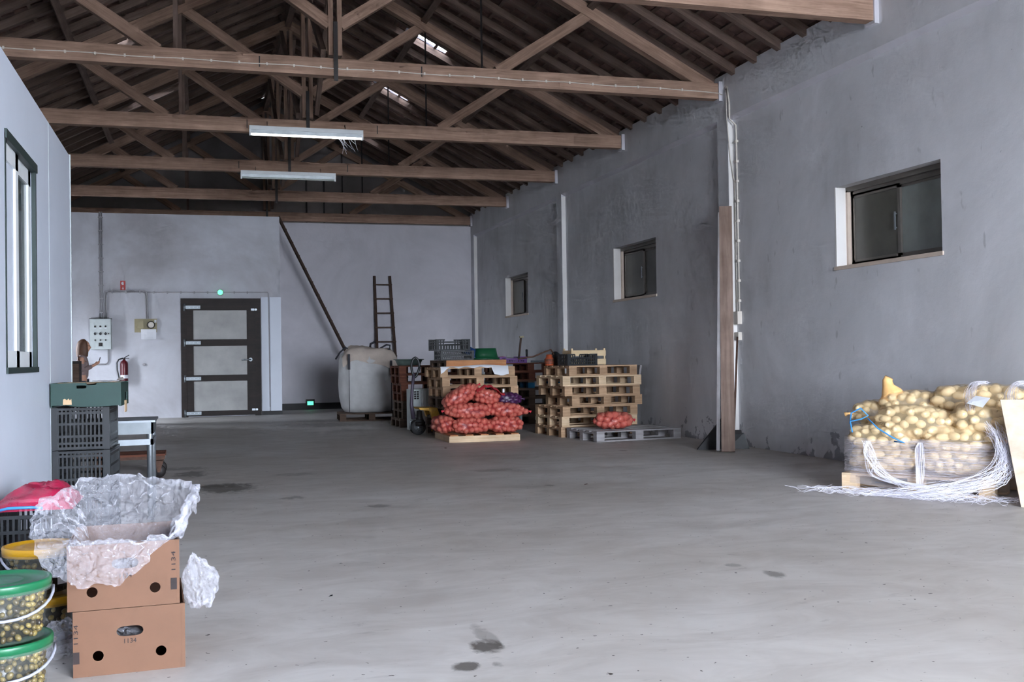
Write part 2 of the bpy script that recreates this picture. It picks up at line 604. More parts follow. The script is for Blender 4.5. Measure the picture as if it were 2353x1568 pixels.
def floor_material():
    mt, nt, bs = newmat('concrete_floor')
    v = coords(nt, world_pos=True)
    vx = coords(nt, (0.7, 1.25, 1), world_pos=True)
    big = ramp(nt, noise(nt, v, 0.32, 5, 0.6, 0.6), 0.34, 0.68)
    col = mixc(nt, big, srgb(184, 178, 171), srgb(209, 206, 203))
    st = ramp(nt, noise(nt, vx, 2.4, 4, 0.68, 0.8), 0.36, 0.62)
    col = mixc(nt, st, mixc(nt, 0.32, col, srgb(140, 130, 122)), col)
    fl_ = ramp(nt, noise(nt, vx, 5.5, 4, 0.75, 0.3), 0.62, 0.74)
    kk = nd(nt, 'ShaderNodeMath', operation='MULTIPLY')
    nt.links.new(fl_, kk.inputs[0])
    kk.inputs[1].default_value = 0.35
    col = mixc(nt, kk.outputs[0], col, srgb(98, 92, 88))
    spec = ramp(nt, noise(nt, v, 28, 2, 0.5), 0.715, 0.735)
    col = mixc(nt, spec, col, srgb(86, 80, 76))
    # spilled-oil stains, each with its own place and outline
    sep = nd(nt, 'ShaderNodeSeparateXYZ')
    nt.links.new(nd(nt, 'ShaderNodeNewGeometry').outputs['Position'], sep.inputs[0])
    edge = noise(nt, coords(nt, (1, 0.6, 1), world_pos=True), 9.0, 5, 0.65, 0.5)
    for x0, y0, a, b, dark in ((1.08, 4.09, .075, .11, .85), (1.12, 4.25, .04, .2, .35), (0.94, 3.85, .07, .06, .8), (1.06, 3.84, .03, .05, .6), (0.22, 9.98, .33, .42, .75),
                               (-0.02, 10.2, .45, .2, .5), (-0.1, 11.35, .18, .35, .65), (-0.2, 12.0, .3, .18, .4), (2.86, 4.92, .06, .1, .55),
                               (2.78, 5.2, .05, .05, .4), (1.34, 8.28, .1, .1, .5), (0.74, 9.05, .12, .12, .45), (0.9, 10.9, .25, .16, .35), (2.9, 10.4, .3, .2, .3),
                               (2.0, 19.0, .9, .7, .45), (3.0, 9.0, .05, .06, .5), (4.9, 11.9, .06, .08, .5), (2.3, 20.3, .8, .5, .4)):
        terms = []
        for out, c0, s0 in ((sep.outputs['X'], x0, a), (sep.outputs['Y'], y0, b)):
            s1 = nd(nt, 'ShaderNodeMath', operation='SUBTRACT')
            nt.links.new(out, s1.inputs[0])
            s1.inputs[1].default_value = c0
            s2 = nd(nt, 'ShaderNodeMath', operation='DIVIDE')
            nt.links.new(s1.outputs[0], s2.inputs[0])
            s2.inputs[1].default_value = s0
            s3 = nd(nt, 'ShaderNodeMath', operation='POWER')
            nt.links.new(s2.outputs[0], s3.inputs[0])
            s3.inputs[1].default_value = 2.0
            ab = nd(nt, 'ShaderNodeMath', operation='ABSOLUTE')
            nt.links.new(s3.outputs[0], ab.inputs[0])
            terms.append(ab.outputs[0])
        ad = nd(nt, 'ShaderNodeMath', operation='ADD')
        nt.links.new(terms[0], ad.inputs[0])
        nt.links.new(terms[1], ad.inputs[1])
        e2 = nd(nt, 'ShaderNodeMath', operation='MULTIPLY_ADD')
        nt.links.new(edge, e2.inputs[0])
        e2.inputs[1].default_value = 3.4
        nt.links.new(ad.outputs[0], e2.inputs[2])
        mr = nd(nt, 'ShaderNodeMapRange')
        mr.inputs[1].default_value, mr.inputs[2].default_value = 2.0, 2.7
        mr.inputs[3].default_value, mr.inputs[4].default_value = dark, 0.0
        nt.links.new(e2.outputs[0], mr.inputs[0])
        col = mixc(nt, mr.outputs[0], col, srgb(72, 66, 60))
    nt.links.new(col, bs.inputs['Base Color'])
    r = ramp(nt, noise(nt, v, 1.3, 4), 0.3, 0.7, (0.42,) * 3 + (1,), (0.66,) * 3 + (1,))
    nt.links.new(r, bs.inputs['Roughness'])
    bs.inputs['Specular IOR Level'].default_value = 0.4
    bump(nt, bs, noise(nt, v, 6, 3, 0.7), 0.12, 0.01)


floor_material()
simple('asphalt', srgb(176, 174, 170), 0.9, 0, 0.1, 1.0)

# ------------------------------------------------------------------ setting: shell
XL, XR, XB, YF, YB = -3.38, 6.50, 6.42, -4.5, 25.15      # left wall, right panels, right band, front, back
XC = 1.53                                              # ridge line
SL = 0.515
RAFT0 = 6.447 + SL * (2.587 - XC)                      # principal rafter centre height at the ridge
ang = math.atan(SL)
WALL_TOP = 4.70

struct(MB().box(-40, 40, -40, 60, -0.25, -0.12).build('ground', 'asphalt'))
struct(MB().box(XL - .3, XR + .3, YF - .3, YB + .3, -0.12, 0.0).build('floor', 'concrete_floor'))

WINS = ((8.11, 9.78), (14.39, 16.06), (20.76, 22.42))
WZ0, WZ1 = 2.05, 2.90
mb = MB()
ycuts = [YF - .3] + [y for w in WINS for y in w] + [YB + .3]
for i in range(len(ycuts) - 1):
    if i % 2 == 0:
        mb.box(XR, XR + .3, ycuts[i], ycuts[i + 1], 0, WALL_TOP)
    else:
        mb.box(XR, XR + .3, ycuts[i], ycuts[i + 1], 0, WZ0).box(XR, XR + .3, ycuts[i], ycuts[i + 1], WZ1, WALL_TOP)
wall_right = struct(mb.build('wall_right', 'plaster_right'))
MB().box(XB, XR, YF, YB, 4.14, WALL_TOP).build('ring_beam', 'plaster_right', wall_right)
MB().add([(XB, YF, 4.14), (XR, YF, 4.14), (XR, YF, 4.10), (XB, YB, 4.14), (XR, YB, 4.14), (XR, YB, 4.10)], [(0, 1, 2), (3, 5, 4), (0, 2, 5, 3), (2, 1, 4, 5), (1, 0, 3, 4)]).build('ring_beam_lit_soffit', 'plaster_white', wall_right)  # sloped soffit; its whiter plaster paints in the light bounced off the floor
for y0 in (-.95, 5.5, 11.97, 18.37, 24.86):
    pq = MB().box(XB, XR, y0, y0 + .28, 0, 4.14).build('pilaster', 'plaster_right', wall_right)
    MB().box(XB + .004, XR, y0 - .004, y0, 0, 4.09).build('pilaster_lit_strip', 'plaster_reveal', pq)  # thin whiter strip: daylight on the pilaster's near side, put into the colour

# left hall wall with the open side door near the cold store
mb = MB()
LOPEN = ((21.45, 22.0, 0, 2.2),)
yy = YF - .3
for y0, y1, z0, z1 in LOPEN:
    mb.box(XL - .3, XL, yy, y0, 0, WALL_TOP).box(XL - .3, XL, y0, y1, z1, WALL_TOP)
    if z0:
        mb.box(XL - .3, XL, y0, y1, 0, z0)
    yy = y1
mb.box(XL - .3, XL, yy, YB + .3, 0, WALL_TOP)
struct(mb.build('wall_left', 'plaster_cold'))


def gable(y0, y1, zb, x0=XL - .3, x1=XR + .3):
    zr = lambda x: RAFT0 + .31 - SL * abs(x - XC)
    p = [(x0, zb), (x1, zb), (x1, max(zb + .01, zr(x1))), (XC, zr(XC)), (x0, max(zb + .01, zr(x0)))]
    vs_ = [(a, y0, b) for a, b in p] + [(a, y1, b) for a, b in p]
    return MB().add(vs_, [(0, 1, 2, 3, 4), (9, 8, 7, 6, 5)] + [(i, i + 5, (i + 1) % 5 + 5, (i + 1) % 5) for i in range(5)])


wall_back = struct(MB().box(XL, XR, YB, YB + .3, 0, 4.38).build('wall_back', 'plaster_white'))
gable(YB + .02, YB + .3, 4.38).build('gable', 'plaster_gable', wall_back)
for gx in (2.45, 2.86):
    MB().box(gx - .02, gx + .02, YB - .015, YB + .03, 4.4, 5.5).build('crack_strip', 'iron_dark', wall_back)
struct(MB().box(1.68, 4.2, YB - .03, YB, 0, .15).build('baseboard_back', 'baseboard_black'))

# front wall behind the viewpoint, with the wide gate opening that lets the daylight in
wf = struct(MB().box(XL, 1.4, YF - .3, YF, 0, 4.3).box(6.35, XR, YF - .3, YF, 0, 4.3).build('wall_front', 'plaster_right'))
gable(YF - .3, YF, 4.3).build('gable', 'plaster_right', wf)

# cold store block
CY = 23.2
struct(MB().box(XL, 1.68, CY, YB, 0.0, 4.255).build('wall_cold_store', 'plaster_cold'))
struct(MB().box(1.27, 1.695, CY - .02, CY, 0, .09).build('baseboard_cold_store', 'baseboard_black'))
struct(MB().box(1.275, 1.43, CY - .035, CY, .085, 2.52).build('trim_1', 'panel_white'))
struct(MB().box(1.455, 1.69, CY - .035, CY, .085, 2.52).build('trim_2', 'panel_white'))

# office block (white sandwich panels) along the left
OX, OY, OZ = -0.95, 8.82, 2.765
wy0, wy1, wz0, wz1 = 5.95, 6.99, 1.125, 2.35
office = struct(MB().box(OX - .1, OX, YF, wy0, 0, OZ).box(OX - .1, OX, wy1, OY, 0, OZ).box(OX - .1, OX, wy0, wy1, 0, wz0).box(OX - .1, OX, wy0, wy1, wz1, OZ)
                .box(XL, OX - .1, OY - .1, OY, 0, OZ).build('wall_office', 'panel_white'))
MB().box(XL, OX - .1, YF, OY - .1, OZ - .08, OZ).build('office_roof', 'panel_white', office)
MB().box(OX - .004, OX + .006, OY - .012, OY + .006, 0, OZ + .012).build('corner_trim', 'grey_paint', office)
for y0 in (1.2, 2.4, 3.6, 4.8, 7.6):
    MB().box(OX - .001, OX + .0015, y0, y0 + .006, 0, OZ).build('panel_joint', 'grey_paint', office)

# ------------------------------------------------------------------ right wall windows
for k, (a, b) in enumerate(WINS):
    w = root('window_%d' % (k + 1))
    d = .215                                            # reveal depth
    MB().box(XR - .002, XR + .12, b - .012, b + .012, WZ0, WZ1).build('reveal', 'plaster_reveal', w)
    MB().box(XR + .12, XR + .21, b - .045, b + .01, WZ0, WZ1 - .03).build('jamb', 'frame_beige', w)
    MB().box(XR + .12, XR + .21, a, b, WZ1 - .05, WZ1 + .01).build('head', 'alu_brown', w)
    MB().box(XR - .015, XR + .2, a - .02, b + .02, WZ0 - .03, WZ0 + .008).build('sill', 'frame_beige', w)
    fx = XR + .16
    MB().box(fx, fx + .05, a, b, WZ1 - .1, WZ1 - .05).box(fx, fx + .05, a, b, WZ0, WZ0 + .05).box(fx, fx + .05, a, a + .04, WZ0, WZ1).box(fx, fx + .05, b - .085, b - .045, WZ0, WZ1).build('frame', 'alu_brown', w)
    mid = (a + b) / 2
    for s, (y0, y1, mt) in enumerate(((mid - .03, b - .06, 'pane_dark'), (a + .03, mid + .03, 'pane_pale' if k == 0 else 'pane_dark'))):
        sx = fx + (.02 if s else .0)
        z0, z1 = WZ0 + .03, WZ1 - .08
        sash = MB().box(sx, sx + .025, y0, y1, z0, z0 + .045).box(sx, sx + .025, y0, y1, z1 - .045, z1).box(sx, sx + .025, y0, y0 + .045, z0, z1).box(sx, sx + .025, y1 - .045, y1, z0, z1).build('sash', 'alu_brown', w)
        MB().box(sx + .008, sx + .014, y0 + .04, y1 - .04, z0 + .04, z1 - .04).build('pane', mt, sash)
        if not s:
            MB().bar((sx - .02, y0 + .06, 2.36), (sx - .02, y0 + .06, 2.54), .014, .014).bar((sx - .02, y0 + .06, 2.38), (sx, y0 + .06, 2.38), .012, .012).bar((sx - .02, y0 + .06, 2.52), (sx, y0 + .06, 2.52), .012, .012).build('handle', 'steel', sash)

# office window
w = root('window_4')
MB().box(OX - .02, OX + .004, wy0 - .02, wy0 + .006, wz0, wz1).box(OX - .02, OX + .004, wy1 - .008, wy1 + .022, wz0, wz1).box(OX - .1, OX + .012, wy0 - .02, wy1 + .022, wz1 - .03, wz1 + .02).box(OX - .1, OX + .012, wy0 - .02, wy1 + .022, wz0 - .02, wz0 + .012).build('frame', 'frame_green', w)
for y0, y1, xo, mt in ((wy0 + .008, 6.44, -.012, 'panel_white'), (6.42, wy1 - .014, -.024, 'office_glass')):
    x1 = OX + xo
    z0, z1 = wz0 + .012, wz1 - .03
    s = MB().box(x1 - .03, x1, y0, y0 + .1, z0, z1).box(x1 - .03, x1, y1 - .09, y1, z0, z1).box(x1 - .03, x1, y0, y1, z0, z0 + .09).box(x1 - .03, x1, y0, y1, z1 - .09, z1).build('sash', 'white_paint', w)
    MB().box(x1 - .02, x1 - .012, y0 + .09, y1 - .08, z0 + .08, z1 - .08).build('pane', mt, s)
    for zz in (z0 + .03, z1 - .06):
        MB().box(x1, x1 + .002, y0 + .02, y0 + .035, zz, zz + .02).build('drain_slot', 'iron_dark', s)
MB().box(OX - .6, OX - .58, 5.2, 7.8, .6, 2.6).build('blind', 'pane_dark', w)

# ------------------------------------------------------------------ roof
ceiling = root('ceiling')
nR = Vector((SL, 0, 1)).normalized()                    # normal of the right-hand slope (pointing up)


def slope_pt(x_off, y, n_off, side):
    """point on a slope: x_off metres sideways from the ridge, n_off along the slope normal above rafter centre line"""
    n = Vector((SL * side, 0, 1)).normalized()
    return Vector((XC + side * x_off, y, RAFT0 - SL * x_off)) + n * n_off


half = XR - XC + .35
for side in (1, -1):
    n = Vector((SL * side, 0, 1)).normalized()
    for xo in (1.70, 3.10):
        beam('purlin', slope_pt(xo, YF, .09, side), slope_pt(xo, YB, .09, side), .09, .12, 'roof_wood', ceiling, n)
    ny = int((YB - YF) / .54)
    for i in range(ny + 1):
        y = YF + .1 + i * .54
        beam('common_rafter', slope_pt(.03, y, .19, side), slope_pt(half, y, .19, side), .085, .10, 'roof_wood', ceiling, n)
    for j in range(17):
        xo = .1 + j * .325
        if xo < half:
            beam('batten', slope_pt(xo, YF, .255, side), slope_pt(xo, YB, .255, side), .045, .03, 'roof_wood', ceiling, n)
beam('ridge_beam', (XC, YF, RAFT0 + .05), (XC, YB, RAFT0 + .05), .1, .2, 'roof_wood', ceiling)

# roof tiles: lapped clay tiles on the battens; a few are glass
COURSE, TW = .325 / math.cos(ang), .25


def tile_mesh(mat):
    L, w, t = COURSE + .08, TW + .012, .016
    xs = (-w / 2, -w / 2 + .05, -w / 2 + .09, w / 2 - .03, w / 2)
    zs = (.022, .030, .008, .004, .010)
    vs_ = [(u, x, z + dz + u * .05) for u in (-L / 2, L / 2) for dz in (0, t) for x, z in zip(xs, zs)]
    f = []
    for i in range(4):
        f += [(i, i + 10, i + 11, i + 1), (i + 5, i + 6, i + 16, i + 15), (i, i + 1, i + 6, i + 5), (i + 10, i + 15, i + 16, i + 11)]
    f += [(0, 5, 15, 10), (4, 14, 19, 9)]
    return MB().add(vs_, f).mesh('roof_tile', mat), vs_, f


tile_me, tv, tf = tile_mesh('tile_clay')
glass_me, _, _ = tile_mesh('skylight_glass')
glass_pts = [(1, 3.35, 16.35), (1, 3.35, 16.6), (1, 3.3, 19.75), (1, 3.65, 16.35), (1, 3.65, 16.6), (1, 3.55, 19.75), (1, 3.8, 19.75), (1, 3.8, 23.3), (-1, -1.0, 16.6), (-1, -.75, 20.0), (-1, -1.15, 20.2)]
tiles = []
for side in (1, -1):
    n = Vector((SL * side, 0, 1)).normalized()
    xa = Vector((side, 0, -SL)).normalized()
    ya = n.cross(xa)
    M3 = Matrix((xa, ya, n)).transposed()
    for j in range(17):
        for i in range(int((YB - YF + .5) / TW) + 1):
            y = YF + i * TW + .1
            c = slope_pt(.14 + j * .325, y, .285, side)
            if .14 + j * .325 > half + .1:
                continue
            g = any(s == side and abs(c.x - gx) < .19 and abs(y - gy) < .125 for s, gx, gy in glass_pts)
            tiles.append((c, M3, g, side))


def in_view(p, marg=0):
    q = p - Vector((0, 0, CAM_H))
    dz = q.dot(fwd)
    if dz < .5:
        return None
    x = 1176.5 + 2430 * q.dot(cam_right) / dz
    y = 784 - 2430 * q.dot(cam_up) / dz
    return (x, y, dz) if -marg < x < 2353 + marg and -marg < y < 1568 + marg else None


single = set()
order = sorted((t[0].length - (3.0 if t[3] > 0 else 0), k) for k, t in enumerate(tiles) if in_view(t[0]) and not t[2])
for _, k in order[:288]:
    single.add(k)
rest = MB()
for k, (c, M3, g, side) in enumerate(tiles):
    M4 = M3.to_4x4()
    M4.translation = c
    if g:
        place('glass_tile', glass_me, ceiling, mtx=M4)
    elif k in single:
        place('roof_tile', tile_me, ceiling, mtx=M4)
    else:
        rest.add([M4 @ Vector(p) for p in tv], tf)
o = rest.build('roof_tile_field', 'tile_clay', ceiling)
o['kind'] = 'stuff'
for side in (1, -1):   # ridge and eaves closure
    pass
MB().add([(XC - .25, YF - .3, RAFT0 + .18), (XC, YF - .3, RAFT0 + .36), (XC + .25, YF - .3, RAFT0 + .18), (XC - .25, YB + .3, RAFT0 + .18), (XC, YB + .3, RAFT0 + .36), (XC + .25, YB + .3, RAFT0 + .18)],
         [(0, 1, 4, 3), (1, 2, 5, 4)]).build('ridge_cap', 'tile_clay', ceiling)
for side, xw in ((1, XR + .3), (-1, XL - .3)):
    x0, x1 = sorted((xw - side * .3, xw - side * .02))
    MB().box(x0, x1, YF, YB, WALL_TOP - .02, RAFT0 - SL * abs(x0 + (.14) - XC) + .27).build('eaves_fill', 'roof_wood', ceiling)

# ------------------------------------------------------------------ trusses
TY = [8.94, 12.17, 15.40, 18.635, 21.867, 25.02]
T_LAB = ['nearest brown roof truss, only its right end shows at the top edge',
         'brown timber roof truss with a pale cable clipped along its beam',
         'brown timber roof truss just above the lit tube lamp',
         'brown timber roof truss just above the unlit tube lamp',
         'brown timber roof truss between the unlit lamp and the back wall',
         'last brown timber roof truss lying against the back wall']
for k, y in enumerate(TY):
    t = thing('roof_truss', T_LAB[k], 'roof truss', (XC, y, 4.40), 0, 'roof trusses')
    th_ = .13 if k < 5 else .1
    rz = lambda x: RAFT0 - SL * abs(x) - 4.40
    beam('tie_beam', (XL - XC, 0, .10), (XB - XC + .02, 0, .10), th_, .20, 'truss_wood', t)
    for s in (1, -1):
        xe = 4.75
        beam('principal_rafter', (0, 0, rz(0) + .0), (s * xe, 0, rz(xe)), th_ - .01, .15, 'truss_wood', t)
        beam('king_strut', (s * .06, 0, .60), (s * 1.70, 0, rz(1.70) - .02), th_ - .03, .13, 'truss_wood', t)
        beam('outer_strut', (s * 1.93, 0, .18), (s * 3.14, 0, rz(3.14)), th_ - .03, .13, 'truss_wood', t)
        if s > 0:
            MB().tube([(1.745, -.01, .2), (1.745, -.01, rz(1.745))], .012, 6).build('tie_rod', 'iron_dark', t)
        else:
            beam('hanger', (-1.745, 0, .2), (-1.745, 0, rz(1.745)), .05, .08, 'roof_wood', t)
    for s in (-.05, .05):
        beam('king_post', (s, 0, .24), (s, 0, rz(0)), th_ - .02, .055, 'truss_wood', t, (1, 0, 0))
    MB().box(-.024, .024, -th_ / 2 - .02, -th_ / 2 - .008, -.06, .62).build('iron_strap', 'iron_dark', t)
    MB().box(XB - XC - .05, XB - XC + .0, -th_ / 2 - .02, th_ / 2 + .02, -.03, .22).build('plaster_collar', 'plaster_white', t)
    if k in (1, 2, 3):
        for xx in (1.0, -.85):
            MB().box(xx - .006, xx + .006, -th_ / 2 - .004, -th_ / 2 + .004, .05, .17).build('split_mark', 'iron_dark', t)
for k in range(1, 5):
    t = thing('ridge_brace', ['leaning brace between the king posts above the lit lamp', 'leaning brace between the king posts above the unlit lamp', 'leaning brace between the king posts beyond the unlit lamp', 'leaning brace between the king posts nearest the back wall'][k - 1], 'brace', (XC, TY[k], 4.6))
    beam('brace', (-.12, .1, .1), (-.12, 3.1, 2.2), .06, .09, 'roof_wood', t)
    beam('brace', (.12, .1, 2.2), (.12, 3.1, .1), .06, .09, 'roof_wood', t)

# cable clipped along the second tie beam, then down the pilaster
yb = TY[1] - .075
path = [(-2.6 + i * .3, yb, 4.485 + .006 * math.sin(i * 1.7)) for i in range(30)] + [(6.36, yb, 4.47), (6.40, yb - .04, 4.44)]
c = thing('light_cable', 'thin pale cable clipped along the face of the roof beam', 'cable', (0, 0, 0))
MB().tube(path, .006, 5).build('cable', 'cable_cream', c)
for i in range(29):
    MB().box(-2.55 + i * .3, -2.53 + i * .3, yb - .01, yb + .012, 4.47, 4.50).build('clip', 'cable_cream', c)
c = thing('wall_conduit', 'pale conduit running down beside the wall pilaster to two sockets', 'conduit', (XR, 11.9, 0))
MB().tube([(-.1, .03, 4.52), (-.09, .0, 4.3), (-.09, 0, 4.1), (-.02, -.03, 4.02), (-.015, -.03, 3.9), (-.015, -.03, 1.65)], .011, 6).build('pipe', 'cable_cream', c, True)
MB().tube([(-.1, .06, 4.5), (-.1, .05, 4.1), (-.06, .05, 3.6), (-.02, .02, 3.3), (-.02, .02, 1.62)], .007, 5).build('pipe', 'cable_cream', c, True)
for i in range(9):
    MB().box(-.035, -.0, -.05, -.005, 3.8 - i * .25, 3.83 - i * .25).build('clip', 'cable_cream', c)
MB().box(-.06, -.0, -.06, .06, 1.52, 1.68).build('switch_box', 'cable_cream', c)
MB().box(-.05, -.0, -.05, .04, 1.32, 1.42).build('socket_box', 'cable_cream', c)

# ------------------------------------------------------------------ tube lamps under the beams
for k, (y, z, lab, on) in enumerate(((15.24, 4.36, 'lit fluorescent tube lamp in a white batten under the roof beam', True),
                                     (18.46, 4.29, 'unlit fluorescent tube lamp in a pale batten, farther from the viewer', False))):
    t = thing('tube_lamp', lab, 'lamp', (1.505, y, z), 0, 'tube lamps')
    MB().box(-.80, .80, -.035, .035, .05, .105).build('housing', 'white_paint', t)
    MB().box(-.80, .80, -.02, .02, .0, .05).build('channel', 'zinc', t)
    for s in (-1, 1):
        MB().box(s * .79 - .012, s * .79 + .012, -.022, .022, -.035, .06).build('end_socket', 'white_paint', t)
        MB().tube([(s * .55, .02, .1), (s * .55, .07, .19)], .004, 5).build('hanger_wire', 'iron_dark', t)
    MB().lathe([(0, -.775), (.016, -.775), (.016, .775), (0, .775)], 10, (0, 0, -.012), 'x').build('tube', 'tube_on' if on else 'tube_off', t, True)
cw = MB()
random.seed(3)
for i in range(9):
    x = 1.95 + random.random() * .28
    dx, dz = random.uniform(-.03, .14), random.uniform(.05, .24)
    cw.tube([(x, 15.24, 4.335), (x + dx * .4, 15.25, 4.335 - dz * .5), (x + dx, 15.26, 4.335 - dz)], .0022, 4)
tag(cw.build('cobweb', 'strand'), 'dusty cobweb threads hanging from the right end of the lit lamp', 'cobweb')

# ------------------------------------------------------------------ cold-store door
d = root('door_1')
y0 = CY
MB().box(-.365, -.23, y0 - .06, y0, 0, 2.49).box(1.13, 1.262, y0 - .06, y0, 0, 2.49).box(-.23, 1.13, y0 - .06, y0, 2.35, 2.49).build('door_frame', 'door_wood', d)
leaf = MB().box(-.25, 1.15, y0 - .10, y0 - .02, .02, 2.38).build('door_leaf', 'door_wood', d)
for za, zb in ((1.625, 2.235), (.875, 1.485), (.125, .745)):
    MB().box(-.115, .968, y0 - .104, y0 - .09, za, zb).build('panel', 'door_panel', leaf)
    pm = MB().box(-.14, -.115, y0 - .112, y0 - .1, za - .025, zb + .025).box(.968, .993, y0 - .112, y0 - .1, za - .025, zb + .025).box(-.115, .968, y0 - .112, y0 - .1, za - .025, za).box(-.115, .968, y0 - .112, y0 - .1, zb, zb + .025)
    pm.build('panel_moulding', 'door_wood', leaf)
for hz in (2.30, 1.555, .805, .08):
    h = MB().box(-.27, .03, y0 - .122, y0 - .10, hz - .035, hz + .035).build('hinge', 'steel_dull', d)
    MB().lathe([(0, hz - .075), (.022, hz - .075), (.022, hz + .075), (0, hz + .075)], 10, (-.29, y0 - .10, 0)).build('hinge_knuckle', 'steel_dull', h, True)
    for q in range(3):
        MB().lathe([(.009, 0), (.009, -.008), (0, -.008)], 8, (-.19 + q * .08, y0 - .122, hz), 'y').build('bolt', 'zinc', h)
for hz in (2.25, .13):
    h = MB().box(1.06, 1.13, y0 - .125, y0 - .10, hz - .022, hz + .022).build('latch', 'steel', d)
    MB().lathe([(.024, 0), (.024, -.02), (0, -.02)], 10, (1.16, y0 - .1, hz), 'y').build('latch_keeper', 'zinc', h)
h = MB().tube([(1.04, y0 - .11, 1.19), (1.04, y0 - .17, 1.19), (.86, y0 - .17, 1.185)], .016, 8).build('door_handle', 'steel', d, True)
MB().lathe([(.04, 0), (.04, -.015), (0, -.015)], 12, (1.04, y0 - .1, 1.19), 'y').build('rose', 'steel_dull', h)

t = thing('exit_light', 'round glowing green emergency light above the cold-store door', 'light', (.437, y0 - .0, 2.62))
MB().lathe([(.0, -.03), (.06, -.03), (.075, 0)], 16, (0, 0, 0), 'y').build('base', 'grey_paint', t, True)
MB().lathe([(0, -.075), (.03, -.07), (.05, -.05), (.055, -.03)], 16, (0, 0, 0), 'y').build('lens', 'exit_green', t, True)
t = thing('exit_light', 'small green floor-level emergency light on the back wall skirting', 'light', (2.477, YB - .03, .14))
MB().box(-.1, .1, -.05, 0, -.06, .10).build('housing', 'iron_dark', t)
MB().box(-.07, .07, -.056, -.045, -.035, .055).build('lens', 'exit_green_dim', t)

# fire sign, control panel, thermostat, conduits, extinguisher on the cold-store wall
t = thing('fire_sign', 'small red fire extinguisher sign with white pictogram on the wall', 'sign', (-1.5, y0, 2.755))
MB().box(-.05, .05, -.006, 0, -.1, .1).build('plate', 'sign_red', t)
MB().box(-.02, .015, -.009, -.005, .01, .065).box(-.012, .008, -.009, -.005, .065, .08).box(-.03, -.02, -.009, -.005, .03, .07).build('extinguisher_symbol', 'paper', t)
MB().add([(-.02, -.008, -.055), (.02, -.008, -.055), (0, -.008, -.085)], [(0, 2, 1)]).box(-.006, .006, -.009, -.005, -.055, -.02).build('arrow', 'paper', t)

t = thing('control_panel', 'pale grey electrical control cabinet with rows of black switches', 'control box', (-1.925, y0, 1.44))
MB().box(-.2, .2, -.2, 0, 0, .62).build('cabinet', 'grey_paint', t)
MB().box(-.195, .195, -.212, -.2, .012, .608).build('door', 'grey_paint', t)
MB().box(-.21, .21, -.215, .0, .62, .632).build('top_cover', 'iron_dark', t)
for j, zz in enumerate((.47, .32, .19)):
    for i in range(3):
        xx = -.1 + i * .1
        if j == 1:
            k = MB().lathe([(.026, 0), (.026, -.02), (0, -.02)], 10, (xx, -.212, zz), 'y').box(xx - .007, xx + .007, -.245, -.23, zz - .03, zz + .03).build('switch', 'black_plastic', t)
        else:
            r = .019 if j == 0 else .016
            k = MB().lathe([(r, 0), (r, -.015), (0, -.018)], 10, (xx, -.212, zz), 'y').build('indicator', 'iron_dark', t)
            if j == 0:
                MB().box(xx - .02, xx + .02, -.214, -.211, zz - .045, zz - .03).build('name_plate', 'paper', k)
MB().lathe([(.014, 0), (.014, -.02), (0, -.02)], 10, (.155, -.212, .32), 'y').build('key_switch', 'iron_dark', t)
MB().box(-.035, .035, -.222, -.212, .065, .135).lathe([(.018, 0), (.018, -.02), (0, -.02)], 10, (0, -.222, .1), 'y').build('main_switch', 'iron_dark', t)

t = thing('dark_scrap', 'crumpled dark scrap lying on top of the control cabinet', 'scrap', (-1.93, y0 - .1, 2.073))
MB().grid(9, 4, lambda i, j: (-.18 + i * .042, -.07 + j * .045, .012 + .02 * abs(nz(i * .7, j * .7, 0, 1, 3)))).build('scrap', 'black_plastic', t, True)

t = thing('thermostat', 'tan wall plate with round temperature dial', 'thermostat', (-1.06, y0, 1.925))
MB().box(-.22, .22, -.03, 0, -.14, .14).build('backplate', 'tan_plastic', t)
MB().box(-.17, -.04, -.10, -.03, -.06, .09).build('control_block', 'tan_plastic', t)
MB().lathe([(.078, 0), (.078, -.045), (.062, -.05), (.06, -.04)], 20, (.105, -.03, .015), 'y').build('dial_rim', 'iron_dark', t, True)
MB().lathe([(0, -.04), (.062, -.04)], 20, (.105, -.03, .015), 'y').build('dial_face', 'cable_cream', t)
MB().box(.17, .21, -.033, -.029, .06, .12).build('sticker', 'paper', t)
tag(MB().grid(6, 5, lambda i, j: (-1.155 + i * .06, y0 - .045 - .05 * (j / 4) ** 2 - .01 * math.sin(i), 1.85 - j * .053)).build('notice_sheet', 'paper', None), 'white sheet of paper hanging below the thermostat', 'paper')

t = thing('wall_conduit', 'pair of grey conduits rising from the control cabinet to the ceiling', 'conduit', (-1.92, y0 - .03, 2.07))
for dx in (-.02, .02):
    MB().tube([(dx, 0, 0), (dx, 0, 2.2)], .014, 8).build('pipe', 'conduit_grey', t, True)
for i in range(8):
    MB().box(-.05, .05, -.016, .03, .12 + i * .28, .14 + i * .28).build('clamp', 'conduit_grey', t)
t = thing('wall_conduit', 'grey conduit branching right from the control cabinet over the door', 'conduit', (-1.82, y0 - .03, 2.07))
for dz, dx in ((0, 0), (.03, -.03)):
    MB().tube([(dx, 0, 0), (dx, 0, .50 + dz), (dx + .015, 0, .535 + dz), (dx + .05, 0, .55 + dz), (.70 - dx, 0, .55 + dz), (.75 - dx, 0, .53 + dz), (.765 - dx, 0, .48), (.775 - dx, 0, 0)], .013, 8).build('pipe', 'conduit_grey', t, True)
MB().tube([(.7, 0, .55), (2.2, 0, .552), (3.23, 0, .555), (3.245, 0, .53), (3.25, 0, .1), (3.255, 0, -1.9)], .009, 6).build('pipe', 'conduit_grey', t, True)
for i in range(11):
    MB().box(.1 + i * .27, .125 + i * .27, -.016, .03, .525, .605 if i < 3 else .57).build('clamp', 'conduit_grey', t)
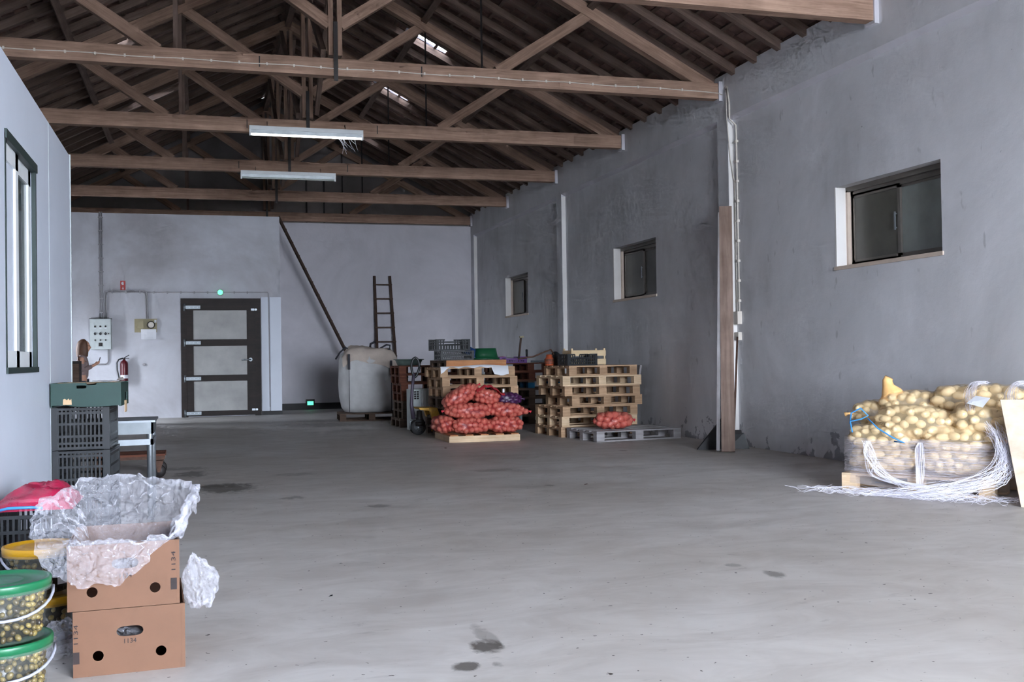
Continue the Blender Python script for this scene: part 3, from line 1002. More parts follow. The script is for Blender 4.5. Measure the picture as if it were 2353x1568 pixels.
t = thing('wall_conduit', 'grey conduit bending left below the control cabinet', 'conduit', (-1.79, y0 - .03, 1.44))
MB().tube([(0, 0, 0), (0, 0, -.24), (-.02, 0, -.28), (-.06, 0, -.3), (-.5, 0, -.305)], .014, 8).build('pipe', 'conduit_grey', t, True)
tag(MB().lathe([(.03, 0), (.03, -.02), (.015, -.022), (0, -.015)], 12, (-1.10, y0, 1.115), 'y').build('wall_plug', 'conduit_grey', None, True), 'small round grey plug on the wall right of the extinguisher', 'plug')

t = thing('fire_extinguisher', 'dark red fire extinguisher with black hose on the cold-store wall', 'extinguisher', (-1.485, y0 - .1, .72))
MB().lathe([(0, 0), (.07, 0), (.078, .02), (.078, .42), (.065, .465), (.03, .49), (.022, .51), (0, .51)], 20).build('cylinder', 'red_paint', t, True)
MB().lathe([(.0785, .12), (.0785, .19)], 20).build('label_band', 'paper', t, True)
MB().lathe([(.024, .5), (.024, .54), (0, .545)], 12).bar((0, 0, .54), (.1, -.01, .60), .02, .014).bar((0, 0, .53), (.1, -.01, .53), .02, .012).build('valve', 'iron_dark', t)
MB().tube([(-.02, -.01, .535), (-.1, -.02, .51), (-.135, -.03, .44), (-.13, -.03, .3), (-.1, -.04, .15), (-.075, -.05, .05)], .013, 8).build('hose', 'black_plastic', t, True)
MB().box(-.03, .03, .06, .1, .3, .4).build('wall_bracket', 'iron_dark', t)

# ------------------------------------------------------------------ ladders
def ladder(name, label, p0, p1, wa, wb, wdir, n, r, start=.15):
    t = thing(name, label, 'ladder', p0, 0, 'wooden ladders')
    p = Vector(p1) - Vector(p0)
    wd = Vector(wdir).normalized()
    a0, a1, b0, b1 = -wd * wb / 2, p - wd * wa / 2, wd * wb / 2, p + wd * wa / 2
    for q0, q1 in ((a0, a1), (b0, b1)):
        beam('rail', q0, q1, .045, .06, 'ladder_wood', t, wd)
    for i in range(n):
        f = start + (1 - start - .07) * i / (n - 1)
        q0, q1 = a0.lerp(a1, f) - wd * .035, b0.lerp(b1, f) + wd * .035
        off = Vector((0, -.018, .012))
        beam('rung', q0 + off, q1 + off, .045, .032, 'ladder_wood', t)
    return t


ladder('ladder', 'long dark wooden ladder seen edge-on, leaning on the cold-store block', (3.84, 24.1, 0), (1.73, 24.1, 4.36), .36, .4, (.06, 1, 0), 14, .02, .06)
ladder('ladder', 'short dark wooden ladder standing upright against the white back wall', (4.28, 24.75, 0), (4.205, 25.08, 3.14), .37, .47, (1, 0, 0), 9, .02, .06)

# ------------------------------------------------------------------ pallets
def pallet(label, loc, rotz, mat='pallet_wood', L=1.2, W=.8, group='stacked pallets', bmat=None, fascia=None, H=.144):
    """loc = front-left bottom corner"""
    t = thing('pallet', label, 'pallet', loc, rotz, group)
    bt, st, bb = .019, .019, .019
    bh = H - bt - st - bb
    bm_ = bmat or mat
    for i in range(5):
        w = .145 if i % 2 == 0 else .10
        y = .0725 + (W - .145) * i / 4
        o = place('deck_board', boxmesh(L, w, bt, mat), t, (L / 2, y, H - bt / 2))
    for i in range(3):
        x = .059 + (L - .118) * i / 2
        o = place('stringer_board', boxmesh(W, .118, st, mat), t, (x, W / 2, H - bt - st / 2), (0, 0, PI / 2))
        for j in range(3):
            y = .05 + (W - .1) * j / 2
            place('block', boxmesh(.118, .10, bh, bm_), t, (x, y, bb + bh / 2))
    for j in range(3):
        y = .05 + (W - .1) * j / 2
        place('bottom_board', boxmesh(L, .10, bb, mat), t, (L / 2, y, bb / 2))
    if fascia:
        place('front_board', boxmesh(L, .02, H - .005, fascia), t, (L / 2, -.011, (H - .005) / 2))
    return t


ORD = ['lowest', 'second lowest', 'third lowest', 'middle', 'fifth from the floor', 'second highest', 'topmost']
random.seed(11)
# right-hand stack of seven
mats = ['pallet_wood', 'pallet_new', 'pallet_wood', 'pallet_wood', 'pallet_wood', 'pallet_new', 'pallet_wood']
offs = [(-.06, -.03, 1.2), (-.03, .02, 1.2), (-.02, 0, 1.2), (.14, .05, 1.12), (.02, .02, 1.2), (-.02, -.02, 1.25), (.12, .1, 1.08)]
for i in range(7):
    dx, dy, L = offs[i]
    pallet('%s pale wooden pallet in the stack nearest the right wall' % ORD[i], (4.97 + dx, 14.24 + dy, .145 * i), math.radians(4 + random.uniform(-1.5, 1.5)), mats[i], L, 1.0, 'pallets in the right stack')
# left stack behind the onions: seven plus a board-fronted one on top
for i in range(7):
    pallet('%s weathered pallet in the stack behind the onion bags' % ORD[i] if i < 6 else 'weathered pallet under the white sheet, behind the onion bags', (3.42 + random.uniform(-.05, .05), 15.25 + random.uniform(-.03, .03), .145 * i), math.radians(5 + random.uniform(-2, 2)),
           'pallet_wood' if i > 3 else 'pallet_dark', 1.18, .8, 'pallets in the left stack')
pallet('orange-fronted pallet lying on the white sheet atop the left stack', (3.5, 15.3, .145 * 7 + .006), math.radians(5), 'pallet_dark', .95, .8, 'pallets in the left stack', None, 'pallet_orange', .10)
# two rear stacks
mm = ['pallet_dark', 'pallet_dark', 'pallet_dark', 'pallet_dark', 'pallet_blue', 'pallet_red', 'pallet_red']
for i in range(7):
    pallet('%s pallet in the dark rear stack behind the right stack' % ORD[i] if mm[i] != 'pallet_blue' else 'blue-blocked pallet in the rear stack between the two pale stacks', (4.86 + random.uniform(-.04, .04), 17.3, .15 * i), math.radians(2), 'pallet_dark' if mm[i] == 'pallet_blue' else mm[i], 1.2, .8, 'pallets in the rear stack',
           mm[i], None, .15)
for i in range(7):
    pallet('%s dark red pallet in the rear stack behind the pallet jack' % ORD[i], (3.22 + random.uniform(-.03, .03), 17.5, .148 * i), math.radians(1), 'pallet_red' if i > 2 else 'pallet_dark', 1.2, .8, 'pallets behind the jack', None, None, .148)
pallet('weathered grey pallet on the floor holding one onion bag', (5.06, 13.2, 0), math.radians(6), 'pallet_grey', 1.3, .93, 'pallets on the floor')
pallet('dark pallet under the big white bulk bag', (2.50, 19.85, 0), math.radians(-4), 'pallet_dark', 1.2, 1.0, 'pallets on the floor')

# low new pallet under the onions
t = thing('pallet', 'low pale new pallet with solid front board under the onion bags', 'pallet', (3.245, 14.05, 0), math.radians(-1))
place('front_board', boxmesh(1.0, .02, .085, 'pallet_new'), t, (.5, .01, .0425))
place('back_board', boxmesh(1.0, .02, .085, 'pallet_new'), t, (.5, .99, .0425))
for x in (.012, .5, .988):
    place('bearer', boxmesh(.96, .02, .085, 'pallet_new'), t, (x, .5, .0425), (0, 0, PI / 2))
for i in range(5):
    place('slat', boxmesh(1.0, .11, .016, 'pallet_orange'), t, (.07 + i * .215, .5, .093), (0, 0, PI / 2))

# white sheet between pallets
def sheet_pt(i, j):
    u, v = i / 23, j / 11
    x = 3.40 + u * 1.06
    y = 15.20 + v * .72 + u * .085
    z = 1.022
    if j == 0:
        z -= .0 + .012 * (1 + math.sin(i * 1.3))
        if u > .74:
            z -= .12
            y -= .015
        if u < .1:
            z -= .09 * (1 - u / .1)
    elif j == 1:
        y = 15.225 + u * .085
        z += .006 + .02 * max(0, math.sin(u * 5 - 1.5))
    return (x, y, z)


tag(MB().grid(24, 12, sheet_pt).build('plastic_sheet', 'paper', None, True), 'white sheet draped between the top pallets of the left stack', 'sheet')

# ------------------------------------------------------------------ crates
def crate(label, loc, rotz, w, d, h, mat, cat='crate', group=None, nv=14, rows=(0, .33, .66, 1.0), notch=0.0, taper=0.0, name='plastic_crate', lat=False):
    """open plastic crate; loc = centre of the base"""
    t = thing(name, label, cat, loc, rotz, group)
    MB().box(-w / 2 + .012, w / 2 - .012, -d / 2 + .012, d / 2 - .012, 0, .012).build('base', mat, t)
    for side in range(4):
        L = w if side % 2 == 0 else d
        off = d / 2 if side % 2 == 0 else w / 2
        p = MB()
        for r in rows:
            z = .012 + (h - .024) * r
            if notch and r == rows[-1] and side % 2 == 0:
                for a, b in ((-L / 2, -L * .25), (L * .25, L / 2)):
                    p.box(a, b, -off, -off + .012, z - .008, z + .012)
                p.box(-L * .25, L * .25, -off, -off + .012, z - notch - .01, z - notch + .012)
            else:
                p.box(-L / 2, L / 2, -off, -off + .012, z - .008, z + .008)
        k = max(3, int(nv * L / w))
        for i in range(k):
            x = -L / 2 + (i + .5) * L / k
            top = h - .01
            if notch and side % 2 == 0 and abs(x) < L * .25:
                top = h - notch - .01
            if lat:
                p.bar((x - .02, -off + .006, .01), (x + .02, -off + .006, top), .004, .006).bar((x + .02, -off + .006, .01), (x - .02, -off + .006, top), .004, .006)
            else:
                p.box(x - L / k * .22, x + L / k * .22, -off + .002, -off + .009, .01, top)
        a = side * PI / 2
        p.build('side_panel', mat, t, False, None, (0, 0, a))
    for sx in (-1, 1):
        for sy in (-1, 1):
            x, y = sx * (w / 2 - .018), sy * (d / 2 - .018)
            MB().box(x - .02, x + .02, y - .02, y + .02, 0, h).build('corner_post', mat, t)
    return t


# three tall crates by the office wall
for i in range(3):
    crate('%s dark plastic crate in the tall stack against the office wall' % ['bottom', 'middle', 'top'][i], (-.755 + (.0, .004, -.003)[i], 7.87, .288 * i), math.radians(-4 + i), .36, .52, .284, 'crate_dark', 'crate', 'crates by the office wall', 15, (0, .12, .3, .62, .9, 1.0))
crate('dark crate holding the pink net bag behind the buckets', (-.755, 5.55, 0), math.radians(-3), .34, .5, .30, 'crate_dark', 'crate', None, 14, (0, .3, .62, .9, 1.0))
crate('dark crate standing on another crate behind the yellow-lidded buckets', (-.755, 5.55, .302), math.radians(-2), .34, .5, .16, 'crate_dark', 'crate', None, 14, (0, .5, 1.0))
# on the left pallet stack
Z = 1.124
crate('lower black lattice crate on the left pallet stack', (3.70, 15.62, Z), math.radians(5), .52, .34, .14, 'black_plastic', 'crate', 'black crates on the left stack', 16, (0, .5, 1.0), 0, 0, 'plastic_crate', True)
crate('upper black notched crate on top of another black crate', (3.63, 15.62, Z + .142), math.radians(8), .54, .34, .17, 'black_plastic', 'crate', 'black crates on the left stack', 12, (0, .5, .8, 1.0), .07)
crate('black notched crate on the right pallet stack beside the wooden crate', (5.32, 14.62, 1.016), math.radians(6), .48, .34, .17, 'black_plastic', 'crate', None, 14, (0, .3, .6, 1.0), .05)
crate('purple plastic crate lying on the dark rear pallet stack', (5.20, 17.72, 1.052), math.radians(3), .50, .34, .11, 'purple_plastic', 'crate', None, 16, (0, .5, 1.0), .03)

t = thing('wooden_crate', 'pale thin-slatted wooden fruit crate on the right pallet stack', 'crate', (5.56, 14.98, 1.016), math.radians(3))
for s in (-1, 1):
    for z in (.05, .18):
        place('slat', boxmesh(.56, .008, .085, 'crate_wood'), t, (0, s * .17, z))
        place('slat', boxmesh(.33, .008, .085, 'crate_wood'), t, (s * .276, 0, z), (0, 0, PI / 2))
    for x in (-.262, .262):
        place('corner_post', boxmesh(.25, .025, .025, 'crate_wood'), t, (x, s * .152, .126), (0, PI / 2, 0))
for i in range(4):
    place('base_slat', boxmesh(.56, .07, .006, 'crate_wood'), t, (0, -.12 + i * .08, .008))


# tubs (upside down or tilted)
def tub(label, loc, rot, a, b, h, mat, cat='tub', upside=False):
    t = thing('tub', label, cat, loc)
    t.rotation_euler = rot
    pr = [(.72, 0), (.80, .02), (.9, .6), (.97, .93), (1.06, .95), (1.08, 1.0), (1.0, 1.0), (.94, .93), (.84, .55), (.74, .08), (0, .06)]
    def fn(i, j):
        r, z = ([(0, 0)] + pr)[j]
        an = 2 * PI * i / 28
        ca, sa = math.cos(an), math.sin(an)
        q = (abs(ca) ** 3 + abs(sa) ** 3) ** (-1 / 3)
        zz = z * h
        return (a * r * q * ca, b * r * q * sa, (h - zz) if upside else zz)
    MB().grid(28, len(pr) + 1, fn, True).build('bowl', mat, t, True)
    MB().tube([(a * 1.1 * math.cos(2 * PI * i / 24), b * 1.1 * math.sin(2 * PI * i / 24), .012 if upside else h) for i in range(25)], .009, 6, False).build('rim', mat, t, True)
    return t


tub('green plastic tub upside down on the left pallet stack', (4.19, 15.62, Z), (0, 0, .1), .20, .16, .17, 'tub_green', 'tub', True)
tub('dark blue plastic tub tilted beside the green one', (3.99, 15.70, Z + .03), (0, .5, 0), .15, .14, .13, 'tub_blue', 'tub', True)
tub('shallow grey-green tray on the stack behind the pallet jack', (3.42, 17.78, 1.04), (0, 0, .2), .24, .15, .10, 'tub_grey', 'tray')

# tools on the rear and right stacks
t = thing('hand_tool', 'long-handled tool with brown shaft leaning up from the purple crate', 'tool', (5.36, 17.74, 1.07))
beam('handle', (0, 0, 0), (.06, .02, .44), .028, .03, 'ladder_wood', t)
MB().box(.03, .1, -.012, .03, .42, .45).build('grip', 'tan_plastic', t)
MB().bar((-.16, 0, .03), (.02, 0, .08), .03, .03).build('blade', 'iron_dark', t)
t = thing('crank_handle', 'short black-gripped crank standing on the rear stack', 'tool', (5.50, 17.74, 1.052))
MB().tube([(-.12, 0, .09), (-.03, 0, .02), (0, 0, .015), (.01, 0, .05), (.012, 0, .12)], .009, 6).build('rod', 'iron_dark', t, True)
MB().lathe([(0, .1), (.02, .1), (.022, .23), (.0, .235)], 10, (.012, 0, 0)).build('grip', 'black_plastic', t, True)
t = thing('screwdriver', 'small orange-handled screwdriver lying in the purple crate', 'tool', (4.98, 17.60, 1.15))
MB().lathe([(0, 0), (.016, .0), (.02, .05), (.014, .1), (0, .1)], 8, (0, 0, 0), 'x').build('handle', 'orange_paint', t, True)
MB().tube([(.1, 0, 0), (.34, .0, -.01)], .005, 5).build('shaft', 'steel_dull', t)
tag(MB().lathe([(0, 0), (.018, 0), (.018, .34), (0, .34)], 8, (5.58, 17.72, 1.075), 'x').build('steel_bar', 'steel', None), 'short bright steel bar lying on the rear stack', 'bar')
t = thing('motor_tool', 'orange and black motor tool with a long shaft on the right stack', 'power tool', (5.06, 15.06, 1.016), .2)
MB().lathe([(0, 0), (.066, 0), (.072, .02), (.072, .10), (.05, .125), (.045, .165), (0, .17)], 16, (-.03, 0, 0)).build('motor_body', 'orange_paint', t, True)
for q in range(4):
    MB().lathe([(.0735, .03 + q * .02), (.0745, .036 + q * .02), (.0735, .042 + q * .02)], 16, (-.03, 0, 0)).build('cooling_fin', 'rust', t, True)
MB().lathe([(0, 0), (.09, 0), (.095, .03), (.07, .08), (0, .08)], 14, (.05, 0, .12), 'x').build('engine_cover', 'black_plastic', t, True)
MB().box(.05, .16, -.05, .05, 0, .1).build('foot', 'rust', t)
MB().tube([(.06, 0, .16), (0, 0, .24), (-.1, 0, .21), (-.3, 0, .14), (-.55, .02, .11)], .012, 7).build('shaft', 'rust', t, True)

# ------------------------------------------------------------------ big bulk bag
t = thing('bulk_bag', 'large off-white woven bulk bag with folded top on a pallet', 'bulk bag', (3.10, 20.36, .146), math.radians(-4))


def bag_pt(i, j):
    prof = [(.0, .0), (.36, .0), (.48, .012), (.545, .10), (.585, .30), (.595, .55), (.588, .80), (.575, .98), (.545, 1.06), (.47, 1.11), (.3, 1.15), (.12, 1.17), (0, 1.18)]
    r, z = prof[j]
    a = 2 * PI * i / 48
    ca, sa = math.cos(a), math.sin(a)
    q = (abs(ca) ** 4 + abs(sa) ** 4) ** (-.25) if abs(r) > 0 else 1
    rr = r * (.55 + .45 * q / 1.19 * 1.0) * 1.0
    bul = 1 + .02 * nz(ca * 1.5, sa * 1.5, z * 3, 1, 4)
    x, y = rr * ca * bul, rr * sa * bul
    if z > 1.0:
        z += .05 * nz(x * 5, y * 5, 0, 1, 5) + .05 * (-x)
    return (x, y, z)


MB().grid(48, 13, bag_pt, True).build('body', 'bigbag_cloth', t, True)


def flap_pt(i, j):
    u, v = i / 27, j / 13
    x = -.50 + 1.10 * u
    y = .42 - 1.0 * v
    z = 1.19 + .05 * nz(x * 4, y * 4, 0, 1, 8) + .045 * abs(nz(x * 9, y * 3, 0, 1, 9)) + .07 * math.exp(-((x + .15) ** 2 + y * y) * 9)
    front = max(0, -(y + .44))
    z -= front * (1.4 + 2.4 * max(0, u - .25))
    if y < -.5:
        y = -.5 - (-.5 - y) * .35 - .015
    rt = max(0, x - .46)
    z -= rt * (1.3 + 1.5 * v)
    lf = max(0, -.36 - x)
    z -= lf * 1.1
    if v > .8 and u > .55:
        x += (v - .8) * .35
    bk = max(0, y - .40)
    z -= bk * 2
    return (x, y, z)


fo = MB().grid(28, 14, flap_pt).build('top_flap', 'bigbag_top', t, True)
md = fo.modifiers.new('sub', 'SUBSURF')
md.levels = md.render_levels = 1
for x0, za, zb in ((-.385, .82, 1.17), (.40, .70, 1.04)):
    MB().box(x0 - .022, x0 + .022, -.615, -.602, za, zb - .06).build('strap', 'strap_navy', t)
    MB().box(x0 - .006, x0 + .006, -.612, -.603, .03, za).build('seam', 'strap_navy', t)
MB().tube([(.04, -.2, 1.2), (.05, -.26, 1.30), (.14, -.27, 1.345)], .022, 8).build('strap', 'strap_navy', t, True)
MB().tube([(.13, -.33, 1.13), (.22, -.36, 1.21), (.34, -.36, 1.28), (.41, -.35, 1.27), (.40, -.34, 1.19), (.28, -.35, 1.17), (.15, -.34, 1.12)], .017, 8).build('lifting_loop', 'strap_navy', t, True)
MB().tube([(-.60, -.05, 1.02), (-.52, -.1, 1.15), (-.42, -.12, 1.24), (-.36, -.1, 1.21)], .017, 8).build('lifting_loop', 'strap_navy', t, True)

# ------------------------------------------------------------------ pallet jack and grey box
t = thing('pallet_jack', 'yellow pallet jack with black wheels and grey handle', 'pallet jack', (3.16, 15.80, 0))
for y in (-.06, .06):
    MB().lathe([(0, y - .025), (.045, y - .025), (.105, y - .022), (.115, y), (.105, y + .022), (.045, y + .025), (0, y + .025)], 24, (0, 0, .115), 'y').build('wheel', 'rubber', t, True)
    MB().lathe([(0, y - .028), (.068, y - .026), (.07, y - .02)], 20, (0, 0, .115), 'y').build('hub', 'steel_dull', t, True)
for q in range(6):
    a = q * PI / 3
    MB().bar((.015 * math.cos(a), -.09, .115 + .015 * math.sin(a)), (.06 * math.cos(a), -.09, .115 + .06 * math.sin(a)), .006, .014).build('spoke', 'iron_dark', t)
MB().lathe([(0, .14), (.06, .14), (.075, .2), (.05, .26), (.04, .36), (0, .37)], 14, (.03, 0, 0)).box(-.05, .1, -.1, .1, .13, .2).build('pump', 'iron_dark', t, True)
MB().add([(-.02, -.22, .415), (.24, -.22, .41), (.24, .22, .41), (-.02, .22, .415), (.0, -.22, .385), (.24, -.22, .35), (.24, .22, .35), (.0, .22, .385)],
         [(0, 1, 2, 3), (7, 6, 5, 4), (0, 4, 5, 1), (1, 5, 6, 2), (2, 6, 7, 3), (3, 7, 4, 0)]).build('top_plate', 'yellow_paint', t)
for y in (-.26, .16):
    MB().add([(.13, y, .405), (.25, y, .41), (.38, y, .05), (.24, y, .05), (.13, y + .1, .405), (.25, y + .1, .41), (.38, y + .1, .05), (.24, y + .1, .05)],
             [(0, 1, 2, 3)[::-1], (4, 5, 6, 7), (0, 4, 5, 1)[::-1], (1, 5, 6, 2)[::-1], (2, 6, 7, 3)[::-1], (3, 7, 4, 0)[::-1]]).build('side_arm', 'yellow_paint', t)
    MB().box(.24, .40, y, y + .12, .03, .085).build('fork', 'yellow_paint', t)
MB().tube([(-.06, 0, .24), (-.09, 0, .45), (-.075, 0, .70), (-.045, 0, .93)], [.035, .028, .024, .024], 10).build('handle_column', 'purple_grey', t, True)
MB().tube([(-.02 + .062 * (1 - .35 * max(0, -math.sin(2 * PI * i / 28))) * math.cos(2 * PI * i / 28) - .012 * max(0, -math.sin(2 * PI * i / 28)), 0, 1.02 + .145 * math.sin(2 * PI * i / 28)) for i in range(29)], .019, 8).build('handle_loop', 'black_plastic', t, True)
MB().tube([(-.06, -.03, .24), (-.12, -.03, .2), (-.11, -.03, .08)], .012, 6).build('pedal', 'steel_dull', t, True)

t = thing('grey_appliance', 'light grey boxy appliance with vent grille behind the pallet jack', 'appliance', (3.27, 16.75, 0), .12)
MB().box(0, .34, 0, .3, 0, .66).build('cabinet', 'grey_paint', t)
MB().box(.15, .23, -.012, 0, .03, .64).build('front_trim', 'white_paint', t)
for r in range(4):
    for c in range(2):
        MB().box(.03 + c * .045, .065 + c * .045, -.004, .002, .50 + r * .035, .525 + r * .035).build('vent_slot', 'iron_dark', t)

t = thing('rolled_mat', 'dark brown upright roll between the bulk bag and the rear pallets', 'roll', (3.62, 19.45, 0))
MB().lathe([(0, 0), (.10, 0), (.105, .3), (.10, .7), (.108, 1.02), (.06, 1.03), (.055, .95), (0, .95)], 20).build('roll', 'pallet_red', t, True)
for z in (.25, .8):
    MB().lathe([(.106, z), (.111, z + .01), (.106, z + .02)], 20).build('binding', 'iron_dark', t, True)

# ------------------------------------------------------------------ bags of onions and potatoes
def ball_mesh(name, mat, sc=(1, 1, 1), tip=0.0, nu=14, nv=9):
    def fn(i, j):
        p = PI * j / (nv - 1)
        a = 2 * PI * i / nu
        r = math.sin(p)
        z = math.cos(p)
        if tip and z > .8:
            z += tip * (z - .8) / .2
        return (sc[0] * r * math.cos(a), sc[1] * r * math.sin(a), sc[2] * z)
    return MB().grid(nu, nv, fn, True).mesh(name, mat, True)


ONION = ball_mesh('onion', 'onion_skin', (1, 1, .93), .12)
ONION_P = ball_mesh('onion', 'onion_purple', (1, 1, .93), .12)
POTATO = [ball_mesh('potato', 'potato_skin', s) for s in ((1.3, .92, .85), (1.12, 1.0, .9), (1.45, .9, .86))]
OLIVE = ball_mesh('olive', 'olive_skin', (1.25, .9, .9), 0, 10, 7)
item_count = {'onion': 0, 'potato': 0, 'olive': 0}
LIMIT = {'onion': 298, 'potato': 298, 'olive': 298}
overflow = {}


def put_item(kind, me, mtx, label, group, facing):
    """individual object while the 300 last and it faces the view; otherwise joined into one object of the kind"""
    if facing and item_count[kind] < LIMIT[kind]:
        item_count[kind] += 1
        o = place(kind, me, None, mtx=mtx)
        tag(o, label, kind, group)
    elif facing is not None:
        ov = overflow.setdefault((kind, me.materials[0].name), MB())
        ov.add([mtx @ v.co for v in me.vertices], [list(p.vertices) for p in me.polygons])


def produce_bag(label, item_label, c, axes, rot, kind, r, n, netmat, seed, taper=.25, name='net_bag', bumps=1.0, group=None, res=(52, 30), tie=True):
    """a filled net bag: pillow-shaped hull, produce packed against the inside, net hugging the produce.
    axes = half sizes; rot = euler; the neck is at +x"""
    rs = np.random.default_rng(seed)
    a, b, cc = axes
    R = Matrix.Rotation(rot[2], 4, 'Z') @ Matrix.Rotation(rot[1], 4, 'Y') @ Matrix.Rotation(rot[0], 4, 'X')
    P = 2.7

    def surf(d):
        k = (np.abs(d[:, 0] / a) ** P + np.abs(d[:, 1] / b) ** P + np.abs(d[:, 2] / cc) ** P) ** (-1 / P)
        p = d * k[:, None]
        tp = 1 - taper * np.clip(p[:, 0] / a, 0, 1) ** 2
        p[:, 1] *= tp
        p[:, 2] *= tp
        return p

    # candidates on a shell one radius inside the hull
    d = rs.normal(size=(2600, 3))
    d *= np.array([a, b, cc]) ** .6
    d /= np.linalg.norm(d, axis=1)[:, None]
    s = surf(d)
    nrm = np.stack([np.sign(s[:, 0]) * np.abs(s[:, 0] / a) ** (P - 1) / a, np.sign(s[:, 1]) * np.abs(s[:, 1] / b) ** (P - 1) / b, np.sign(s[:, 2]) * np.abs(s[:, 2] / cc) ** (P - 1) / cc], 1)
    nrm /= np.linalg.norm(nrm, axis=1)[:, None]
    cand = s - nrm * r * 1.0
    cen, rad = [], []
    for q in cand:
        rr = r * rs.uniform(.82, 1.12)
        if all(np.linalg.norm(q - e) > (rr + f) * .80 for e, f in zip(cen, rad)):
            cen.append(q)
            rad.append(rr)
        if len(cen) >= n:
            break
    C3, RD = np.array(cen), np.array(rad)
    c = Vector(c)
    view = (Vector((0, 0, CAM_H)) - c).normalized()
    for q, rr in sorted(zip(cen, rad), key=lambda e: -(R.to_3x3() @ Vector(e[0])).dot(view)):
        w = R @ Vector(q)
        dotv = w.normalized().dot(view)
        up_ = w.z
        facing = True if dotv > -.08 else (False if dotv > -.55 else None)
        M = Matrix.Translation(c + w) @ Matrix.Rotation(rs.uniform(0, 6), 4, 'Z') @ Matrix.Rotation(rs.uniform(-.5, .5) if kind == 'potato' else rs.uniform(0, 3), 4, 'X') @ Matrix.Scale(rr, 4)
        me = (POTATO[int(rs.integers(3))] if kind == 'potato' else (ONION_P if 'purple' in netmat else ONION))
        if kind == 'potato':
            M = M @ Matrix.Scale(.9, 4)
        put_item(kind, me, M, item_label, item_label.split(' in ')[-1] if False else 'produce: ' + label[:60], facing)
    nu, nv = res
    th_ = np.linspace(0, 2 * PI, nu, endpoint=False)
    ph = np.linspace(1e-3, PI - 1e-3, nv)
    dirs = np.array([[math.cos(p), math.sin(p) * math.cos(t_), math.sin(p) * math.sin(t_)] for p in ph for t_ in th_]) * np.array([a, b, cc])
    dirs /= np.linalg.norm(dirs, axis=1)[:, None]
    base = surf(dirs)
    dist = np.linalg.norm(base, axis=1) - r * (.40 if kind == 'potato' else .62) * bumps
    dn = base / np.linalg.norm(base, axis=1)[:, None]
    for q, rr in zip(C3, RD):
        bq = dn @ q
        disc = bq * bq - (q @ q - (rr * 1.09) ** 2)
        ok = disc > 0
        hit = np.where(ok, bq + np.sqrt(np.maximum(disc, 0)), 0)
        dist = np.maximum(dist, hit)
    g = dist.reshape(nv, nu)
    for _ in range(2):
        g = np.maximum(g, (g + np.roll(g, 1, 1) + np.roll(g, -1, 1) + np.vstack([g[:1], g[:-1]]) + np.vstack([g[1:], g[-1:]])) / 5)
    pts = dn * g.reshape(-1)[:, None]
    mb = MB().add([R @ Vector(p) for p in pts], [(j * nu + i, j * nu + (i + 1) % nu, (j + 1) * nu + (i + 1) % nu, (j + 1) * nu + i) for j in range(nv - 1) for i in range(nu)])
    t = thing(name, label, 'bag', c, 0, group)
    mb.build('net', netmat, t, True)
    if tie:
        fl_ = 'net_flap' if 'red' in netmat else ('net_orange' if 'yellow' in netmat else 'net_purple')
        x1 = a * .97
        MB().tube([R @ Vector(p) for p in ((x1 - .02, 0, 0), (x1 + .02, .004, .0), (x1 + .05, -.004, -.01))], [.02, .008, .022], 8).build('neck', fl_, t, True)
    return t


rO = .040
PIL = (3.26, 14.06)
G = 'red net bags of onions'
bz = .101
produce_bag('red net onion bag at bottom left of the pile', 'onion inside the bottom left red net bag', (3.62, 14.27, bz + .115), (.30, .19, .118), (0, 0, .05), 'onion', rO, 60, 'net_red', 1, .15, group=G)
produce_bag('red net onion bag at bottom right of the pile', 'onion inside the bottom right red net bag', (4.10, 14.28, bz + .115), (.27, .19, .118), (0, 0, PI - .03), 'onion', rO, 56, 'net_red', 2, .1, group=G)
produce_bag('red net onion bag in the middle layer at left', 'onion inside the middle left red net bag', (3.57, 14.30, bz + .315), (.33, .2, .115), (0, -.02, PI), 'onion', rO, 62, 'net_red', 3, .2, group=G)
produce_bag('red net onion bag in the middle layer at right with pointed end', 'onion inside the middle right pointed red net bag', (4.13, 14.30, bz + .315), (.33, .19, .11), (0, .09, .02), 'onion', rO, 58, 'net_red', 4, .55, group=G)
produce_bag('red net onion bag slumped on top of the pile at left', 'onion inside the topmost left red net bag', (3.50, 14.42, bz + .52), (.29, .19, .125), (0, -.52, .05), 'onion', rO, 58, 'net_red', 5, .35, group=G)
b = produce_bag('red net onion bag on top of the pile with folded flap', 'onion inside the red net bag with the folded flap', (3.86, 14.36, bz + .50), (.21, .19, .115), (0, .15, .1), 'onion', rO, 46, 'net_red', 6, .2, group=G, tie=False)
MB().grid(14, 4, lambda i, j: (-.17 + .40 * i / 13, -.15 + .05 * j, .06 + .125 * math.sin(PI * min(1, .12 + i / 13 * .95)) - .03 * abs(j - 1.5) + .01 * math.sin(i * 2.1))).build('folded_flap', 'net_flap', b, True)
MB().box(.19, .215, -.17, -.15, .06, .11).build('label_tag', 'paper', b)
produce_bag('red net onion bag turned end-on at the left of the pile', 'onion inside the end-on red net bag at left', (3.27, 14.55, bz + .13), (.30, .15, .13), (0, 0, PI / 2 + .1), 'onion', rO, 44, 'net_red', 7, .1, group=G)
produce_bag('single red net bag of onions on the grey pallet', 'onion inside the single red bag on the grey pallet', (5.42, 13.50, .144 + .125), (.285, .19, .125), (0, 0, .05), 'onion', .047, 44, 'net_red', 8, .08, group=G)
produce_bag('dark purple net bag of red onions behind the pile', 'purple onion inside the dark purple net bag', (4.30, 14.76, .545), (.20, .16, .10), (0, 0, 0), 'onion', .032, 44, 'net_purple', 9, .1)
# crate that lifts the purple bag
crate('black crate under the dark purple onion bag', (4.24, 14.80, .102), 0, .44, .34, .335, 'black_plastic', 'crate', None, 14, (0, .5, 1.0))

